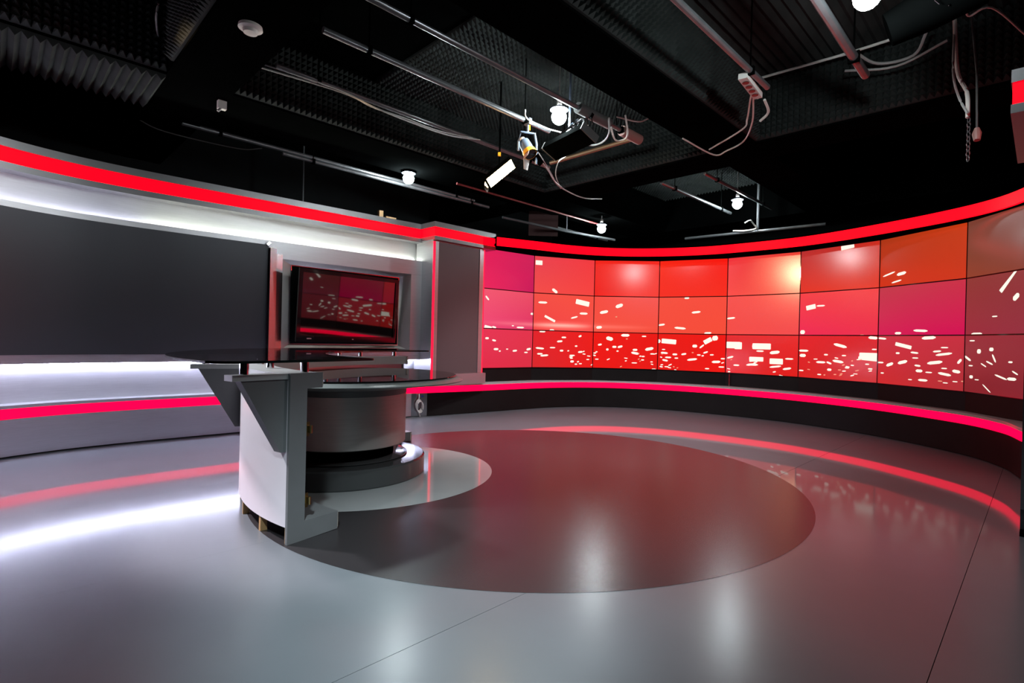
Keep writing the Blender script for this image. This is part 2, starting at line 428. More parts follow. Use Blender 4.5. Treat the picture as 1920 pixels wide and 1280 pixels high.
# grid of the room: s runs along the ceiling pipes, t across them
_th = math.radians(44)
GS = V((math.sin(_th), math.cos(_th), 0))
GT = V((-math.cos(_th), math.sin(_th), 0))
ZU = V((0, 0, 1))
def G(s, t, z=0.0):
    return GS * s + GT * t + V((0, 0, z))
CONFETTI = {
 (0,1): [(177,449,93,31,45),(1024,257,66,38,0),(203,11,146,67,10),(310,22,81,31,10),(655,56,46,18,0),(799,34,157,28,0)],
 (0,2): [(189,445,69,35,0),(315,415,76,31,10),(354,285,93,36,0),(423,256,38,23,0),(558,287,45,18,0),(703,263,92,32,-5),(972,290,95,38,-10),(920,238,77,23,0)],
 (1,0): [(77,481,126,83,0),(355,49,115,53,35)],
 (1,1): [(156,445,164,38,0),(843,469,267,93,10),(282,192,217,43,25),(866,296,155,39,0),(703,227,132,29,-15),(320,6,87,43,0)],
 (1,2): [(160,573,111,29,0),(529,489,88,29,0),(812,515,59,34,-20),(460,424,104,34,-5),(124,307,156,33,5),(339,321,103,24,0),(495,275,67,34,0),(747,353,48,29,0),(824,259,91,34,-5),(126,219,101,29,0),(202,194,147,33,-5),(680,201,105,24,0),(682,103,69,39,0),(668,157,58,24,0),(960,138,59,20,0),(829,68,59,20,0),(1040,52,61,19,-18),(661,179,73,22,-9),(611,274,36,22,-10),(883,269,37,21,-19),(786,100,40,24,-20),(890,226,59,20,5),(751,60,51,23,-1),(975,194,69,18,6)],
 (2,1): [(166,331,148,54,-12),(412,437,135,64,-20),(368,257,34,20,0),(92,79,99,49,-5)],
 (2,2): [(521,548,148,49,0),(824,538,79,24,0),(547,490,34,20,0),(267,488,123,69,15),(111,386,69,34,-10),(348,355,74,39,0),(441,360,89,39,-15),(401,287,39,25,0),(235,310,44,39,0),(684,314,84,39,0),(686,260,138,44,10),(913,335,148,54,-12),(963,255,74,24,0),(815,210,59,24,0),(809,153,54,24,0),(954,125,44,20,0),(993,7,74,24,0),(677,101,99,20,0),(67,146,64,20,0),(738,254,44,16,-22),(963,86,47,17,15),(539,131,35,21,-14),(60,267,36,22,0),(747,165,34,19,-23),(1008,257,69,18,-17),(770,133,28,18,-15),(771,213,36,23,-19),(21,208,65,23,12),(254,149,60,19,-25),(31,246,54,23,-5),(539,175,63,18,7),(462,36,41,17,-24)],
 (3,1): [(441,570,82,33,0),(589,345,148,38,-6),(53,142,114,34,-8),(347,91,195,38,5),(774,19,118,33,-3)],
 (3,2): [(175,464,259,87,4),(1,465,90,68,0),(776,487,142,80,-30),(883,531,94,84,-10),(688,398,95,28,-40),(581,400,81,52,0),(107,278,124,34,5),(94,333,59,19,0),(275,259,83,34,0),(415,268,87,33,-10),(169,207,108,29,0),(300,200,64,24,0),(122,159,99,34,10),(545,187,168,38,-8),(907,163,141,42,-3),(747,305,81,28,-20),(646,262,62,24,0),(1005,216,70,23,0),(148,56,74,19,0),(775,52,71,23,0),(986,87,93,23,0),(62,52,59,23,10),(841,270,64,22,-3),(1003,152,50,17,-19),(289,11,40,19,11),(705,251,41,23,-12),(194,43,61,20,8),(203,88,66,21,-25),(71,84,48,21,-6),(320,44,32,15,-19),(262,59,30,18,12),(57,206,41,20,15),(551,296,33,19,3),(69,261,38,16,12)],
 (4,1): [(68,252,138,32,-5)],
 (4,2): [(114,431,249,115,0),(442,420,95,89,0),(71,243,110,32,-15),(168,126,99,27,0),(425,224,143,76,-5),(394,148,168,36,-8),(536,421,295,102,0),(190,423,123,123,0),(516,351,118,27,0),(725,338,152,52,-8),(464,230,228,76,0),(749,209,206,95,0),(926,253,121,26,0),(415,147,168,36,0),(738,133,179,30,-8),(899,111,126,34,-10),(88,205,34,14,-16),(820,8,63,19,13),(57,21,45,23,-6),(50,65,57,16,12),(726,56,50,20,-13),(454,182,66,19,-19)],
 (5,0): [(648,559,188,66,-5)],
 (5,1): [(166,387,152,74,-10),(305,401,129,24,0),(52,44,75,63,0),(855,8,52,11,0)],
 (5,2): [(991,561,126,41,5),(583,456,193,43,14),(72,376,160,33,0),(63,309,100,50,0),(46,99,75,21,0),(325,227,143,32,0),(395,331,61,24,0),(439,223,79,28,20),(559,248,160,39,8),(635,328,63,20,0),(943,341,255,75,0),(931,297,255,49,4),(1007,418,63,19,0),(965,173,59,22,0),(927,230,55,19,0),(445,133,65,36,0),(678,172,63,23,0),(581,137,45,16,0),(308,60,62,20,0),(523,74,41,16,0),(746,76,55,18,-17),(806,143,55,13,-17),(595,68,44,11,-15),(640,126,56,17,-5),(851,310,60,19,2),(742,264,24,19,-24),(537,292,57,18,10),(604,87,43,16,-24),(381,59,29,16,-10),(156,219,36,16,14),(966,147,48,16,-12),(686,186,60,14,10),(156,119,46,13,6),(251,266,65,15,-2),(841,285,46,15,-2),(786,99,61,12,1),(745,206,47,18,3),(631,205,40,18,-14),(608,85,30,13,-13),(820,283,54,16,-3)],
 (6,0): [(130,151,186,22,-14),(297,139,133,42,-8),(234,53,145,21,-10)],
 (6,1): [(271,27,91,32,0),(553,53,188,31,3)],
 (6,2): [(59,554,126,26,5),(653,562,179,40,-3),(344,470,235,49,12),(44,260,91,22,0),(274,381,57,25,0),(487,392,105,24,5),(752,414,102,23,-5),(834,457,92,16,0),(828,385,200,29,-8),(339,277,137,42,-14),(729,290,192,40,-8),(498,332,82,17,0),(528,246,81,24,5),(171,242,108,40,-20),(548,188,90,37,0),(663,178,87,17,0),(841,170,158,32,8),(966,207,93,38,8),(997,315,68,31,-50),(595,86,124,30,0),(440,81,55,14,0),(794,92,55,13,0),(852,77,62,13,0),(956,99,61,13,0),(1033,108,32,13,0),(836,232,71,16,0),(71,133,50,18,0)],
 (7,1): [(540,507,294,51,-48),(636,345,91,55,-40),(161,12,159,27,0),(389,177,74,15,0)],
 (7,2): [(46,350,110,28,28),(198,425,58,51,0),(358,447,60,41,0),(393,361,99,23,60),(338,315,100,18,20),(262,290,87,15,25),(90,277,65,15,0),(590,332,56,20,0),(102,532,81,15,0),(100,163,54,37,0),(177,139,63,12,0),(481,185,168,20,15),(609,176,115,33,0),(645,235,82,17,25),(308,63,142,15,35)],
}

# ================================================================== floor
mb = MB()
mb.quad(G(-5, -5.0, -0.02), G(11, -5.0, -0.02), G(11, 9, -0.02), G(-5, 9, -0.02))
floor = structure(build('floor', mb, M['underlay'], origin=(0, 0, 0), smooth=0))
t0 = 0.25 - 1.295 * 4
for k in range(11):
    a, b = t0 + 1.295 * k + (0.0013 if k < 6 else 0.0002), t0 + 1.295 * (k + 1) - (0.0013 if k < 5 else 0.0002)
    if a > 8.2: break
    mb = MB(); mb.box(G(3, (a + b) / 2, -0.008), (15.9, b - a, 0.016), (GS, GT, ZU))
    build('vinyl_sheet', mb, M['vinyl'], floor, smooth=0)
mb = MB()
mb.lathe((0, 4.216, 0), [(0.001, 0.001), (2.004, 0.001)], 160)
build('dark_round_inlay', mb, M['vinyl_dark'], floor)
mb = MB()
_o = []
for k in range(160):     # its left side stops at the desk
    q = V((-1.308 + 0.992 * math.cos(2 * PI * k / 160), 4.152 + 0.992 * math.sin(2 * PI * k / 160), 0.0017)) - V((-0.21, 4.2, 0))
    h = math.hypot(q.x, q.y); f = min(1, 1.553 / h)
    _o.append(V((q.x * f - 0.21, q.y * f + 4.2, 0.0017)))
mb.face([mb.add([q]) for q in _o])
build('pale_round_inlay', mb, M['vinyl_pale'], floor)

# ================================================================== ceiling, beams, foam, room walls
ZC, ZB = 3.85, 3.2
mb = MB(); mb.box(G(3, 2, ZC + 0.05), (16, 14, 0.1), (GS, GT, ZU))
ceiling = structure(build('ceiling', mb, M['black'], origin=(0, 0, 0), smooth=0))
for nm, s0, s1, t0_, t1 in (('wall_left', -5, 11, 8.2, 8.3), ('wall_right', -5, 11, -5.1, -5.0), ('wall_back', 10.9, 11, -5, 8.2), ('wall_front', -5.1, -5, -5, 8.2)):
    mb = MB(); mb.box(G((s0 + s1) / 2, (t0_ + t1) / 2, 1.92), (s1 - s0, t1 - t0_, 3.84), (GS, GT, ZU))
    structure(build(nm, mb, M['black_wall'], origin=(0, 0, 0), smooth=0))

# one foam tile of pyramids and one of wedges, shared by all tiles
def foam_pyramids(n=11, w=0.6, h=0.055):
    mb = MB(); q = w / n
    for i in range(n):
        for j in range(n):
            x, y = i * q - w / 2, j * q - w / 2
            k = mb.add(((x, y, 0.02), (x + q, y, 0.02), (x + q, y + q, 0.02), (x, y + q, 0.02), (x + q / 2, y + q / 2, 0.02 + h)))
            for a, b in ((0, 1), (1, 2), (2, 3), (3, 0)): mb.face((k + a, k + b, k + 4))
    for a, b in (((-1, -1), (1, -1)), ((1, -1), (1, 1)), ((1, 1), (-1, 1)), ((-1, 1), (-1, -1))):
        mb.quad((a[0] * w / 2, a[1] * w / 2, 0), (b[0] * w / 2, b[1] * w / 2, 0), (b[0] * w / 2, b[1] * w / 2, 0.02), (a[0] * w / 2, a[1] * w / 2, 0.02))
    return mb
def foam_wedges(n=9, w=0.6, h=0.06):
    mb = MB(); q = w / n
    for i in range(n):
        x = i * q - w / 2
        mb.prism([(x, -w / 2, 0), (x + q, -w / 2, 0), (x + q, -w / 2, 0.015), (x + q / 2, -w / 2, h), (x, -w / 2, 0.015)], (0, w, 0))
    return mb
def tile_mesh(mb, name):
    o = build(name, mb, M['foam'], origin=(0, 0, 0), smooth=0)
    me = o.data; bpy.data.objects.remove(o)
    return me
PYR = tile_mesh(foam_pyramids(), 'foam_tile')
WED = tile_mesh(foam_wedges(), 'foam_wedge_tile')
def foam(parent, c, X, N, me=PYR, sx=1.0, sy=1.0, name='foam_tile'):
    Y = N.cross(X).normalized()
    o = bpy.data.objects.new(name, me)
    COL.objects.link(o)
    o.parent = parent
    X2, Y2 = X * sx, Y * sy
    o.matrix_local = Matrix(((X2.x, Y2.x, N.x, c.x), (X2.y, Y2.y, N.y, c.y), (X2.z, Y2.z, N.z, c.z), (0, 0, 0, 1)))
def beam(s0, s1, t0_, t1, z0=ZB):
    mb = MB(); mb.box(G((s0 + s1) / 2, (t0_ + t1) / 2, (z0 + ZC) / 2), (s1 - s0, t1 - t0_, ZC - z0), (GS, GT, ZU))
    return build('beam', mb, M['black'], ceiling, smooth=0)
# v beams run across the pipes, u beams along them
b_v1 = beam(1.0, 1.5, -5, 8.2)
b_v2 = beam(5.62, 6.15, -5, 8.2)
b_v0 = beam(-3.2, -2.6, -5, 8.2)
b_v3 = beam(9.0, 9.5, -5, 8.2)
for s0, s1 in ((1.5, 5.62), (6.15, 9.0), (-2.6, 1.0)):
    bu1 = beam(s0, s1, 5.30, 6.08)
    bu2 = beam(s0, s1, 2.24, 2.76)
    bu0 = beam(s0, s1, -1.3, -0.75)
    n = int(round((s1 - s0) / 0.6)); q = (s1 - s0) / n
    if s0 > 6: continue
    for k in range(n):
        sc = s0 + q * (k + 0.5)
        if s0 > 1 or sc > -0.4:
            foam(bu1, G(sc, 5.30, 3.52), GS, -GT, sx=q / 0.6)
            if s0 < 1: foam(bu1, G(sc, 5.69, ZB), GS, -ZU, me=WED, sx=q / 0.6, sy=1.28, name='foam_wedge_tile')
            foam(bu2, G(sc, 2.24, 3.52), GS, -GT, sx=q / 0.6)
# near face of the big cross beam, and its underside
for k in range(11):
    t = 5.0 - 0.6 * k
    if not (5.3 < t + 0.3 < 6.0):
        foam(b_v2, G(5.62, t, 3.52), GT, -GS)
for k in range(3):
    foam(b_v1, G(1.0, 3.55 + 0.6 * k, 3.52), GT, -GS)
# bay ceilings
for (s0, s1, ta, tb, me, nm) in ((1.5, 5.62, 2.76, 5.30, PYR, 'foam_tile'), (1.5, 5.62, -0.75, 2.24, WED, 'foam_wedge_tile'), (6.15, 9.0, 2.76, 5.30, PYR, 'foam_tile')):
    ns, ntt = int((s1 - s0) / 0.6), int((tb - ta) / 0.6)
    qs, qt = (s1 - s0) / ns, (tb - ta) / ntt
    for i in range(ns):
        if me is PYR and s0 < 5 and i < 2: continue
        for j in range(ntt):
            foam(ceiling, G(s0 + qs * (i + .5), ta + qt * (j + .5), ZC), GS if me is PYR else GT, -ZU, me=me, sx=(qs if me is PYR else qt) / 0.6, sy=(qt if me is PYR else qs) / 0.6, name=nm)

# ================================================================== left set wall
PL = spline([(-4.05, 2.1), (-4.28, 2.7), (-4.39, 3.3), (-4.38, 3.8), (-4.285, 4.22), (-4.10, 4.585), (-3.83, 4.92), (-3.51, 5.24), (-3.15, 5.586), (-2.79, 5.928)], 8)
W0 = V((-3.15, 5.586, 0)); WD = V((0.725, 0.689, 0)).normalized(); WN = V((WD.y, -WD.x, 0))
def W(k, off, z): return W0 + WD * k + WN * off + ZU * z
PLall = [p for p in PL if (p - W0).dot(WD) < 0.25] + [W(0.28, 0, 0), W(1.2, 0, 0), W(2.24, 0, 0)]
PLdark = [p for p in PL if (p - W0).dot(WD) < 0.2] + [W(0.285, 0, 0)]
PLtv = [W(0.285, 0, 0), W(1.2, 0, 0), W(2.24, 0, 0)]
set_wall = thing('curved_set_wall', 'brushed metal curved backdrop wall with red and white light bands, left side', 'set wall', tuple(W(0, 0, 0)))
def sw(name, path, prof, m, closed=True, parent=set_wall, label=None, **k):
    mb = MB(); mb.sweep(path, prof, closed)
    o = build(name, mb, m, parent, **k)
    if label: o['label'] = label
    return o
sw('plinth', PLall, [(0, 0.012), (0, 0.314), (-0.3, 0.314), (-0.3, 0.012)], M['metal'])
sw('red_light_strip', PLall, [(-0.004, 0.317), (-0.004, 0.398), (-0.03, 0.398), (-0.03, 0.317)], M['red_low'], label='glowing red strip above the metal plinth')
sw('ledge', PLall, [(0.012, 0.401), (0.012, 0.428), (-0.3, 0.428), (-0.3, 0.401)], M['metal'])
sw('metal_backing', PLall, [(-0.16, 0.428), (-0.16, 2.34), (-0.3, 2.34), (-0.3, 0.428)], M['metal_cove'])
sw('head_rail', PLall, [(0, 2.338), (0, 2.392), (-0.3, 2.392), (-0.3, 2.338)], M['metal_rail'])
sw('red_light_strip', PLall, [(-0.004, 2.395), (-0.004, 2.512), (-0.03, 2.512), (-0.03, 2.395)], M['red_top'], label='glowing red strip along the top')
sw('top_rail', PLall, [(0, 2.515), (0, 2.582), (-0.3, 2.582), (-0.3, 2.515)], M['metal_rail'])
sw('edge_rail', PLall[:-3] + [W(0.285, 0, 0)], [(0, 2.022), (0, 2.088), (-0.05, 2.088), (-0.05, 2.022)], M['metal'])
sw('edge_rail', PLall, [(0, 0.762), (0, 0.838), (-0.05, 0.838), (-0.05, 0.762)], M['metal'])
sw('dark_panel', PLdark, [(0.02, 0.838), (0.04, 2.03), (-0.045, 2.03), (-0.045, 0.838)], M['panel_dark'], label='large dark grey satin panel')
# white tape behind the boards
ic = [i for i, p in enumerate(PLall) if p.x > -3.75][0]
for za, zb_, nm in ((2.075, 2.085, 'up'), (0.750, 0.761, 'down')):
    left, right = PLall[:ic + 1], PLall[ic:]
    sw('light_tape', left, [(-0.085, za), (-0.085, zb_), (-0.112, zb_), (-0.112, za)], M['led_cool_dim'] if nm == 'up' else M['led_cool'])
    sw('light_tape', right, [(-0.085, za), (-0.085, zb_), (-0.112, zb_), (-0.112, za)], M['led_warm'] if nm == 'up' else M['led_cool'])
# boards round the television niche
def wbox(k0, k1, z0, z1, o0, o1, mb):
    mb.box(W((k0 + k1) / 2, (o0 + o1) / 2, (z0 + z1) / 2), (k1 - k0, abs(o1 - o0), z1 - z0), (WD, WN, ZU))
mb = MB(); wbox(0.287, 2.24, 1.90, 2.088, -0.05, 0, mb); build('upper_board', mb, M['metal'], set_wall)
mb = MB(); wbox(0.287, 2.24, 0.84, 0.885, -0.05, 0, mb); build('lower_board', mb, M['metal'], set_wall)
mb = MB(); wbox(2.06, 2.24, 0.887, 1.898, -0.05, 0, mb); build('side_board', mb, M['metal'], set_wall)
def wtrim(k0, o0, k1, o1, z0, z1):
    mb = MB(); a, b, c, d = W(k0, o0, z0), W(k1, o1, z0), W(k1, -0.05, z0), W(k0, -0.05, z0)
    mb.prism([a, b, c, d], (0, 0, z1 - z0)); return mb
build('angled_trim', wtrim(0.287, 0.085, 0.362, 0.055, 0.80, 2.0), M['metal_flat'], set_wall, smooth=0)
build('angled_trim', wtrim(0.364, 0.055, 0.436, 0.020, 0.80, 1.945), M['metal_flat'], set_wall, smooth=0)
# splayed niche frame and back board
mb = MB()
o_ = [(0.437, 0.886), (2.06, 0.886), (2.06, 1.899), (0.437, 1.899)]
i_ = [(0.548, 0.955), (1.945, 0.955), (1.945, 1.845), (0.548, 1.845)]
for k in range(4):
    a, b = o_[k], o_[(k + 1) % 4]; c, d = i_[(k + 1) % 4], i_[k]
    L = math.hypot(a[0] - b[0], a[1] - b[1])
    dp = lambda q: -0.045 if q[0] < 1 else -0.13
    mb.quad(W(a[0], 0, a[1]), W(b[0], 0, b[1]), W(c[0], dp(c), c[1]), W(d[0], dp(d), d[1]), [(0, 0), (L, 0), (L, .1), (0, .1)])
build('niche_frame', mb, M['metal_jamb'], set_wall, smooth=0)
mb = MB(); wbox(0.5, 2.0, 0.92, 1.87, -0.158, -0.136, mb); build('niche_back', mb, M['black'], set_wall, smooth=0)
mb = MB()
for (a, b) in (((0.548, 0.955), (1.945, 0.955)), ((1.945, 0.955), (1.945, 1.845)), ((1.945, 1.845), (0.548, 1.845)), ((0.548, 1.845), (0.548, 0.955))):
    mb.bar(W(a[0], -0.04 if a[0] < 1 else -0.125, a[1]), W(b[0], -0.04 if b[0] < 1 else -0.125, b[1]), 0.008, 0.008, WN)
build('inner_bead', mb, M['chrome'], set_wall, smooth=0)
mb = MB(); mb.bar(W(0.262, 0.05, 2.025), W(0.292, 0.05, 2.06), 0.03, 0.02, WN); build('end_bracket', mb, M['metal_flat'], set_wall, smooth=0)

# television, tipped forward a little
TVc = W(1.226, 0.03, 1.395)
tva, tvy = math.radians(3.8), math.radians(8.5)
TD = WD * math.cos(tvy) - WN * math.sin(tvy)      # turned: its left end stands out of the niche
TN0 = WN * math.cos(tvy) + WD * math.sin(tvy)
TN = (TN0 * math.cos(tva) - ZU * math.sin(tva)).normalized()
TU = (ZU * math.cos(tva) + TN0 * math.sin(tva)).normalized()
tv = thing('television', 'black flat television, switched off, mirroring the red video wall', 'television', tuple(W(1.235, -0.02, 0.98)))
TW, TH = 1.345, 0.825
mb = MB(); mb.box(TVc - TN * 0.02, (TW - 0.04, 0.04, TH - 0.04), (TD, TN, TU)); build('housing', mb, M['gloss_black'], tv, smooth=0)
mb = MB()
for sx, sz, w, h in ((0, TH / 2 - 0.022, TW, 0.044), (0, -TH / 2 + 0.036, TW, 0.072), (-TW / 2 + 0.022, 0.014, 0.044, TH - 0.116), (TW / 2 - 0.022, 0.014, 0.044, TH - 0.116)):
    mb.box(TVc + TD * sx + TU * sz + TN * 0.008, (w, 0.022, h), (TD, TN, TU))
build('bezel', mb, M['gloss_black'], tv, smooth=0)
mb = MB(); mb.box(TVc + TU * 0.014 + TN * 0.003, (TW - 0.088, 0.006, TH - 0.116), (TD, TN, TU)); build('screen', mb, M['tv_screen'], tv, smooth=0)
mb = MB(); mb.box(TVc - TD * 0.52 - TU * 0.375 + TN * 0.020, (0.055, 0.003, 0.012), (TD, TN, TU)); build('badge', mb, M['logo'], tv, smooth=0)
mb = MB(); mb.box(TVc + TD * 0.04 - TU * 0.375 + TN * 0.020, (0.02, 0.003, 0.01), (TD, TN, TU)); build('indicator', mb, M['logo'], tv, smooth=0)

# ================================================================== column between the side wall and the video wall
CU = V((0.695, 0.719, 0)).normalized(); CN = V((CU.y, -CU.x, 0))
def C(k, off, z, b=V((-1.352, 6.93, 0))): return b + CU * k + CN * off + ZU * z
column = thing('set_column', 'square metal column with dark front panel between red light lines', 'column', tuple(C(0.4, -0.2, 0.43)))
def cbox(k0, k1, z0, z1, o0, o1, mb):
    mb.box(C((k0 + k1) / 2, (o0 + o1) / 2, (z0 + z1) / 2), (k1 - k0, abs(o1 - o0), z1 - z0), (CU, CN, ZU))
mb = MB(); cbox(0.0, 0.875, 0.43, 2.345, -0.40, -0.012, mb); build('shaft', mb, M['metal'], column, smooth=0)
mb = MB(); cbox(0.075, 0.775, 0.585, 2.33, -0.012, 0.004, mb); build('dark_panel', mb, M['panel_brown'], column, smooth=0)
mb = MB(); cbox(0.022, 0.072, 0.585, 2.33, -0.012, 0.012, mb); build('edge_trim', mb, M['metal'], column, smooth=0)
mb = MB(); cbox(0.778, 0.851, 0.585, 2.33, -0.012, 0.012, mb); build('edge_trim', mb, M['metal'], column, smooth=0)
mb = MB(); cbox(0.0, 0.02, 0.45, 2.33, -0.012, 0.006, mb); build('red_light_line', mb, M['red_vert'], column, smooth=0)['label'] = 'glowing red line on the left edge'
mb = MB(); cbox(0.853, 0.875, 0.585, 2.33, -0.012, 0.006, mb); build('red_light_line', mb, M['red_vert'], column, smooth=0)['label'] = 'glowing red line on the right edge'
mb = MB(); cbox(0.036, 0.90, 0.43, 0.58, -0.012, 0.05, mb); build('base_block', mb, M['metal'], column, smooth=0)
def cap(b, U, N, parent, L, D, inset=0.006, notch=False):
    def bx(z0, z1, i, m, nm):
        mb = MB()
        if notch: fp = [(i, -i), (L - i, -i), (L - i, i - 0.20), (L - 0.20 - i, i - 0.20), (L - 0.20 - i, i - D), (i, i - D)]
        else: fp = [(i, -i), (L - i, -i), (L - i, i - D), (i, i - D)]
        mb.prism([b + U * x + N * y + ZU * z0 for x, y in fp], (0, 0, z1 - z0))
        return build(nm, mb, m, parent, smooth=0)
    bx(2.347, 2.395, 0, M['metal_rail'], 'head_rail')
    bx(2.396, 2.513, inset, M['red_top'], 'red_light_strip')
    bx(2.514, 2.582, 0, M['metal_rail'], 'top_rail')
cap(V((-1.332, 6.872, 0)), CU, CN, column, 1.06, 0.34, notch=True)

# ================================================================== plinth and header of the video wall
PV = spline([(-1.43, 7.145), (-1.1, 7.38), (-0.764, 7.625), (-0.03, 8.19), (0.5, 8.49), (1.05, 8.62), (1.6, 8.58), (2.1, 8.43), (2.52, 8.21), (3.1, 7.80), (3.66, 7.24), (4.14, 6.42), (4.375, 5.45), (4.30, 4.85), (4.085, 4.42), (3.98, 4.22)], 6)
vplinth = thing('video_wall_plinth', 'low dark curved plinth with red light strip under the video wall', 'plinth', (1.6, 8.6, 0))
sw('front_board', PV, [(0, 0.006), (0, 0.312), (-0.06, 0.312), (-0.06, 0.006)], M['plinth_dark'], parent=vplinth)
sw('red_light_strip', PV, [(-0.003, 0.315), (-0.003, 0.400), (-0.03, 0.400), (-0.03, 0.315)], M['red_low'], parent=vplinth, label='glowing pinkish red strip')
sw('ledge', PV, [(0.012, 0.402), (0.012, 0.430), (-0.62, 0.430), (-0.62, 0.402)], M['grey_light'], parent=vplinth)
mb = MB(); mb.prism([V((-1.625, 7.035, 0.006)), V((-1.435, 7.14, 0.006)), V((-1.46, 7.2, 0.006)), V((-1.66, 7.09, 0.006))], (0, 0, 0.306))
build('metal_end_panel', mb, M['metal_flat'], vplinth, smooth=0)
mb = MB(); mb.sweep([(-1.625, 7.035), (-1.435, 7.14)], [(-0.003, 0.315), (-0.003, 0.4), (-0.03, 0.4), (-0.03, 0.315)], True)
build('red_light_strip', mb, M['red_low'], vplinth, smooth=0)
mb = MB(); mb.box((-1.492, 7.105, 0.272), (0.03, 0.004, 0.018), (V((0.875, 0.484, 0)), V((0.484, -0.875, 0)), ZU)); build('blue_sticker', mb, M['blue'], vplinth, smooth=0)['label'] = 'small blue sticker'

SEAM = [(-0.853, 7.688), (-0.033, 8.34), (0.96, 8.674), (2.006, 8.593), (2.954, 8.147), (3.714, 7.424), (4.235, 6.514), (4.476, 5.494), (4.385, 4.45), (4.12, 3.44)]
VZ, VH = 0.631, 0.59
mb = MB(); mb.sweep([(-0.853, 7.688)] + SEAM[1:], [(-0.02, 0.432), (-0.02, 0.63), (-0.06, 0.63), (-0.06, 0.432)], True)
build('back_board', mb, M['plinth_dark'], vplinth, smooth=0)
mb = MB(); p = V((2.99, 8.11, 0)); mb.box((2.99, 8.085, 0.53), (0.012, 0.01, 0.19)); build('cover_strip', mb, M['metal_flat'], vplinth, smooth=0)

PH = spline([(-0.56, 7.50), (0.0, 7.76), (0.45, 7.99), (0.93, 8.13), (1.42, 8.16), (1.92, 8.08), (2.40, 7.90), (2.83, 7.62), (3.52, 6.97), (4.01, 6.12), (4.315, 5.27), (4.30, 4.7), (4.05, 4.25), (3.6, 3.85), (3.28, 3.55)], 6)
header = thing('video_wall_header', 'curved black canopy with a red light strip over the video wall', 'canopy', (1.6, 8.2, 2.39))
sw('red_light_strip', PH, [(0, 2.397), (0, 2.513), (-0.03, 2.513), (-0.03, 2.397)], M['red_top'], parent=header, label='glowing red strip')
sw('soffit', PH, [(-0.031, 2.404), (-0.031, 2.44), (-0.80, 2.44), (-0.80, 2.404)], M['black'], parent=header)
sw('top_edge', PH, [(0.004, 2.514), (0.004, 2.535), (-0.35, 2.535), (-0.35, 2.514)], M['black'], parent=header)

# ================================================================== video wall: 8 columns of 3 screens (+1 column mostly behind the pillar)
PC = {  # sRGB at the four corners: top left, top right, bottom left, bottom right
 (0, 0): ((236, 32, 92), (212, 38, 92), (244, 40, 96), (205, 26, 92)), (0, 1): ((250, 92, 118), (240, 80, 104), (248, 72, 120), (226, 44, 100)), (0, 2): ((236, 50, 84), (230, 50, 76), (232, 40, 72), (226, 44, 66)),
 (1, 0): ((240, 70, 84), (250, 62, 66), (250, 80, 76), (252, 70, 66)), (1, 1): ((252, 84, 74), (255, 82, 66), (250, 66, 66), (255, 80, 74)), (1, 2): ((235, 34, 42), (244, 26, 18), (226, 36, 42), (240, 20, 14)),
 (2, 0): ((250, 40, 30), (252, 44, 34), (250, 36, 28), (255, 60, 50)), (2, 1): ((255, 78, 66), (255, 90, 84), (255, 84, 66), (255, 80, 60)), (2, 2): ((246, 22, 14), (242, 22, 14), (246, 16, 8), (240, 18, 10)),
 (3, 0): ((255, 40, 22), (255, 24, 16), (255, 50, 36), (255, 44, 28)), (3, 1): ((255, 84, 66), (255, 78, 62), (255, 78, 60), (255, 80, 58)), (3, 2): ((244, 26, 16), (246, 24, 18), (238, 16, 8), (246, 18, 10)),
 (4, 0): ((248, 52, 62), (244, 72, 56), (252, 70, 66), (248, 72, 56)), (4, 1): ((250, 76, 72), (252, 76, 68), (252, 78, 72), (250, 70, 74)), (4, 2): ((236, 40, 44), (236, 34, 38), (236, 22, 20), (228, 26, 22)),
 (5, 0): ((190, 50, 50), (206, 46, 32), (232, 52, 34), (232, 48, 24)), (5, 1): ((252, 66, 70), (250, 64, 68), (246, 40, 84), (244, 46, 76)), (5, 2): ((232, 34, 40), (226, 34, 42), (222, 30, 26), (208, 38, 36)),
 (6, 0): ((176, 56, 24), (202, 60, 18), (212, 50, 18), (206, 54, 20)), (6, 1): ((196, 58, 76), (204, 48, 70), (216, 20, 84), (214, 2, 82)), (6, 2): ((206, 50, 68), (202, 46, 62), (212, 42, 44), (178, 48, 54)),
 (7, 0): ((126, 66, 52), (122, 52, 40), (132, 64, 42), (122, 56, 42)), (7, 1): ((132, 56, 52), (134, 50, 54), (146, 40, 58), (136, 44, 62)), (7, 2): ((146, 44, 56), (138, 42, 54), (136, 34, 40), (128, 36, 46)),
 (8, 0): ((110, 60, 48),) * 4, (8, 1): ((120, 50, 52),) * 4, (8, 2): ((120, 38, 46),) * 4,
}
ROWN = ('Top', 'Middle', 'Bottom')
COLN = ('leftmost column, beside the square column', 'second column from the left', 'third column from the left', 'fourth column from the left', 'fifth column from the left', 'sixth column from the left', 'seventh column from the left', 'eighth column, beside the right pillar', 'ninth column, hidden behind the right pillar')
TINT = {0: 'pinkish', 1: 'coral red', 2: 'bright red', 3: 'bright red', 4: 'coral red', 5: 'red', 6: 'deep red', 7: 'dull brownish red', 8: 'dull red'}
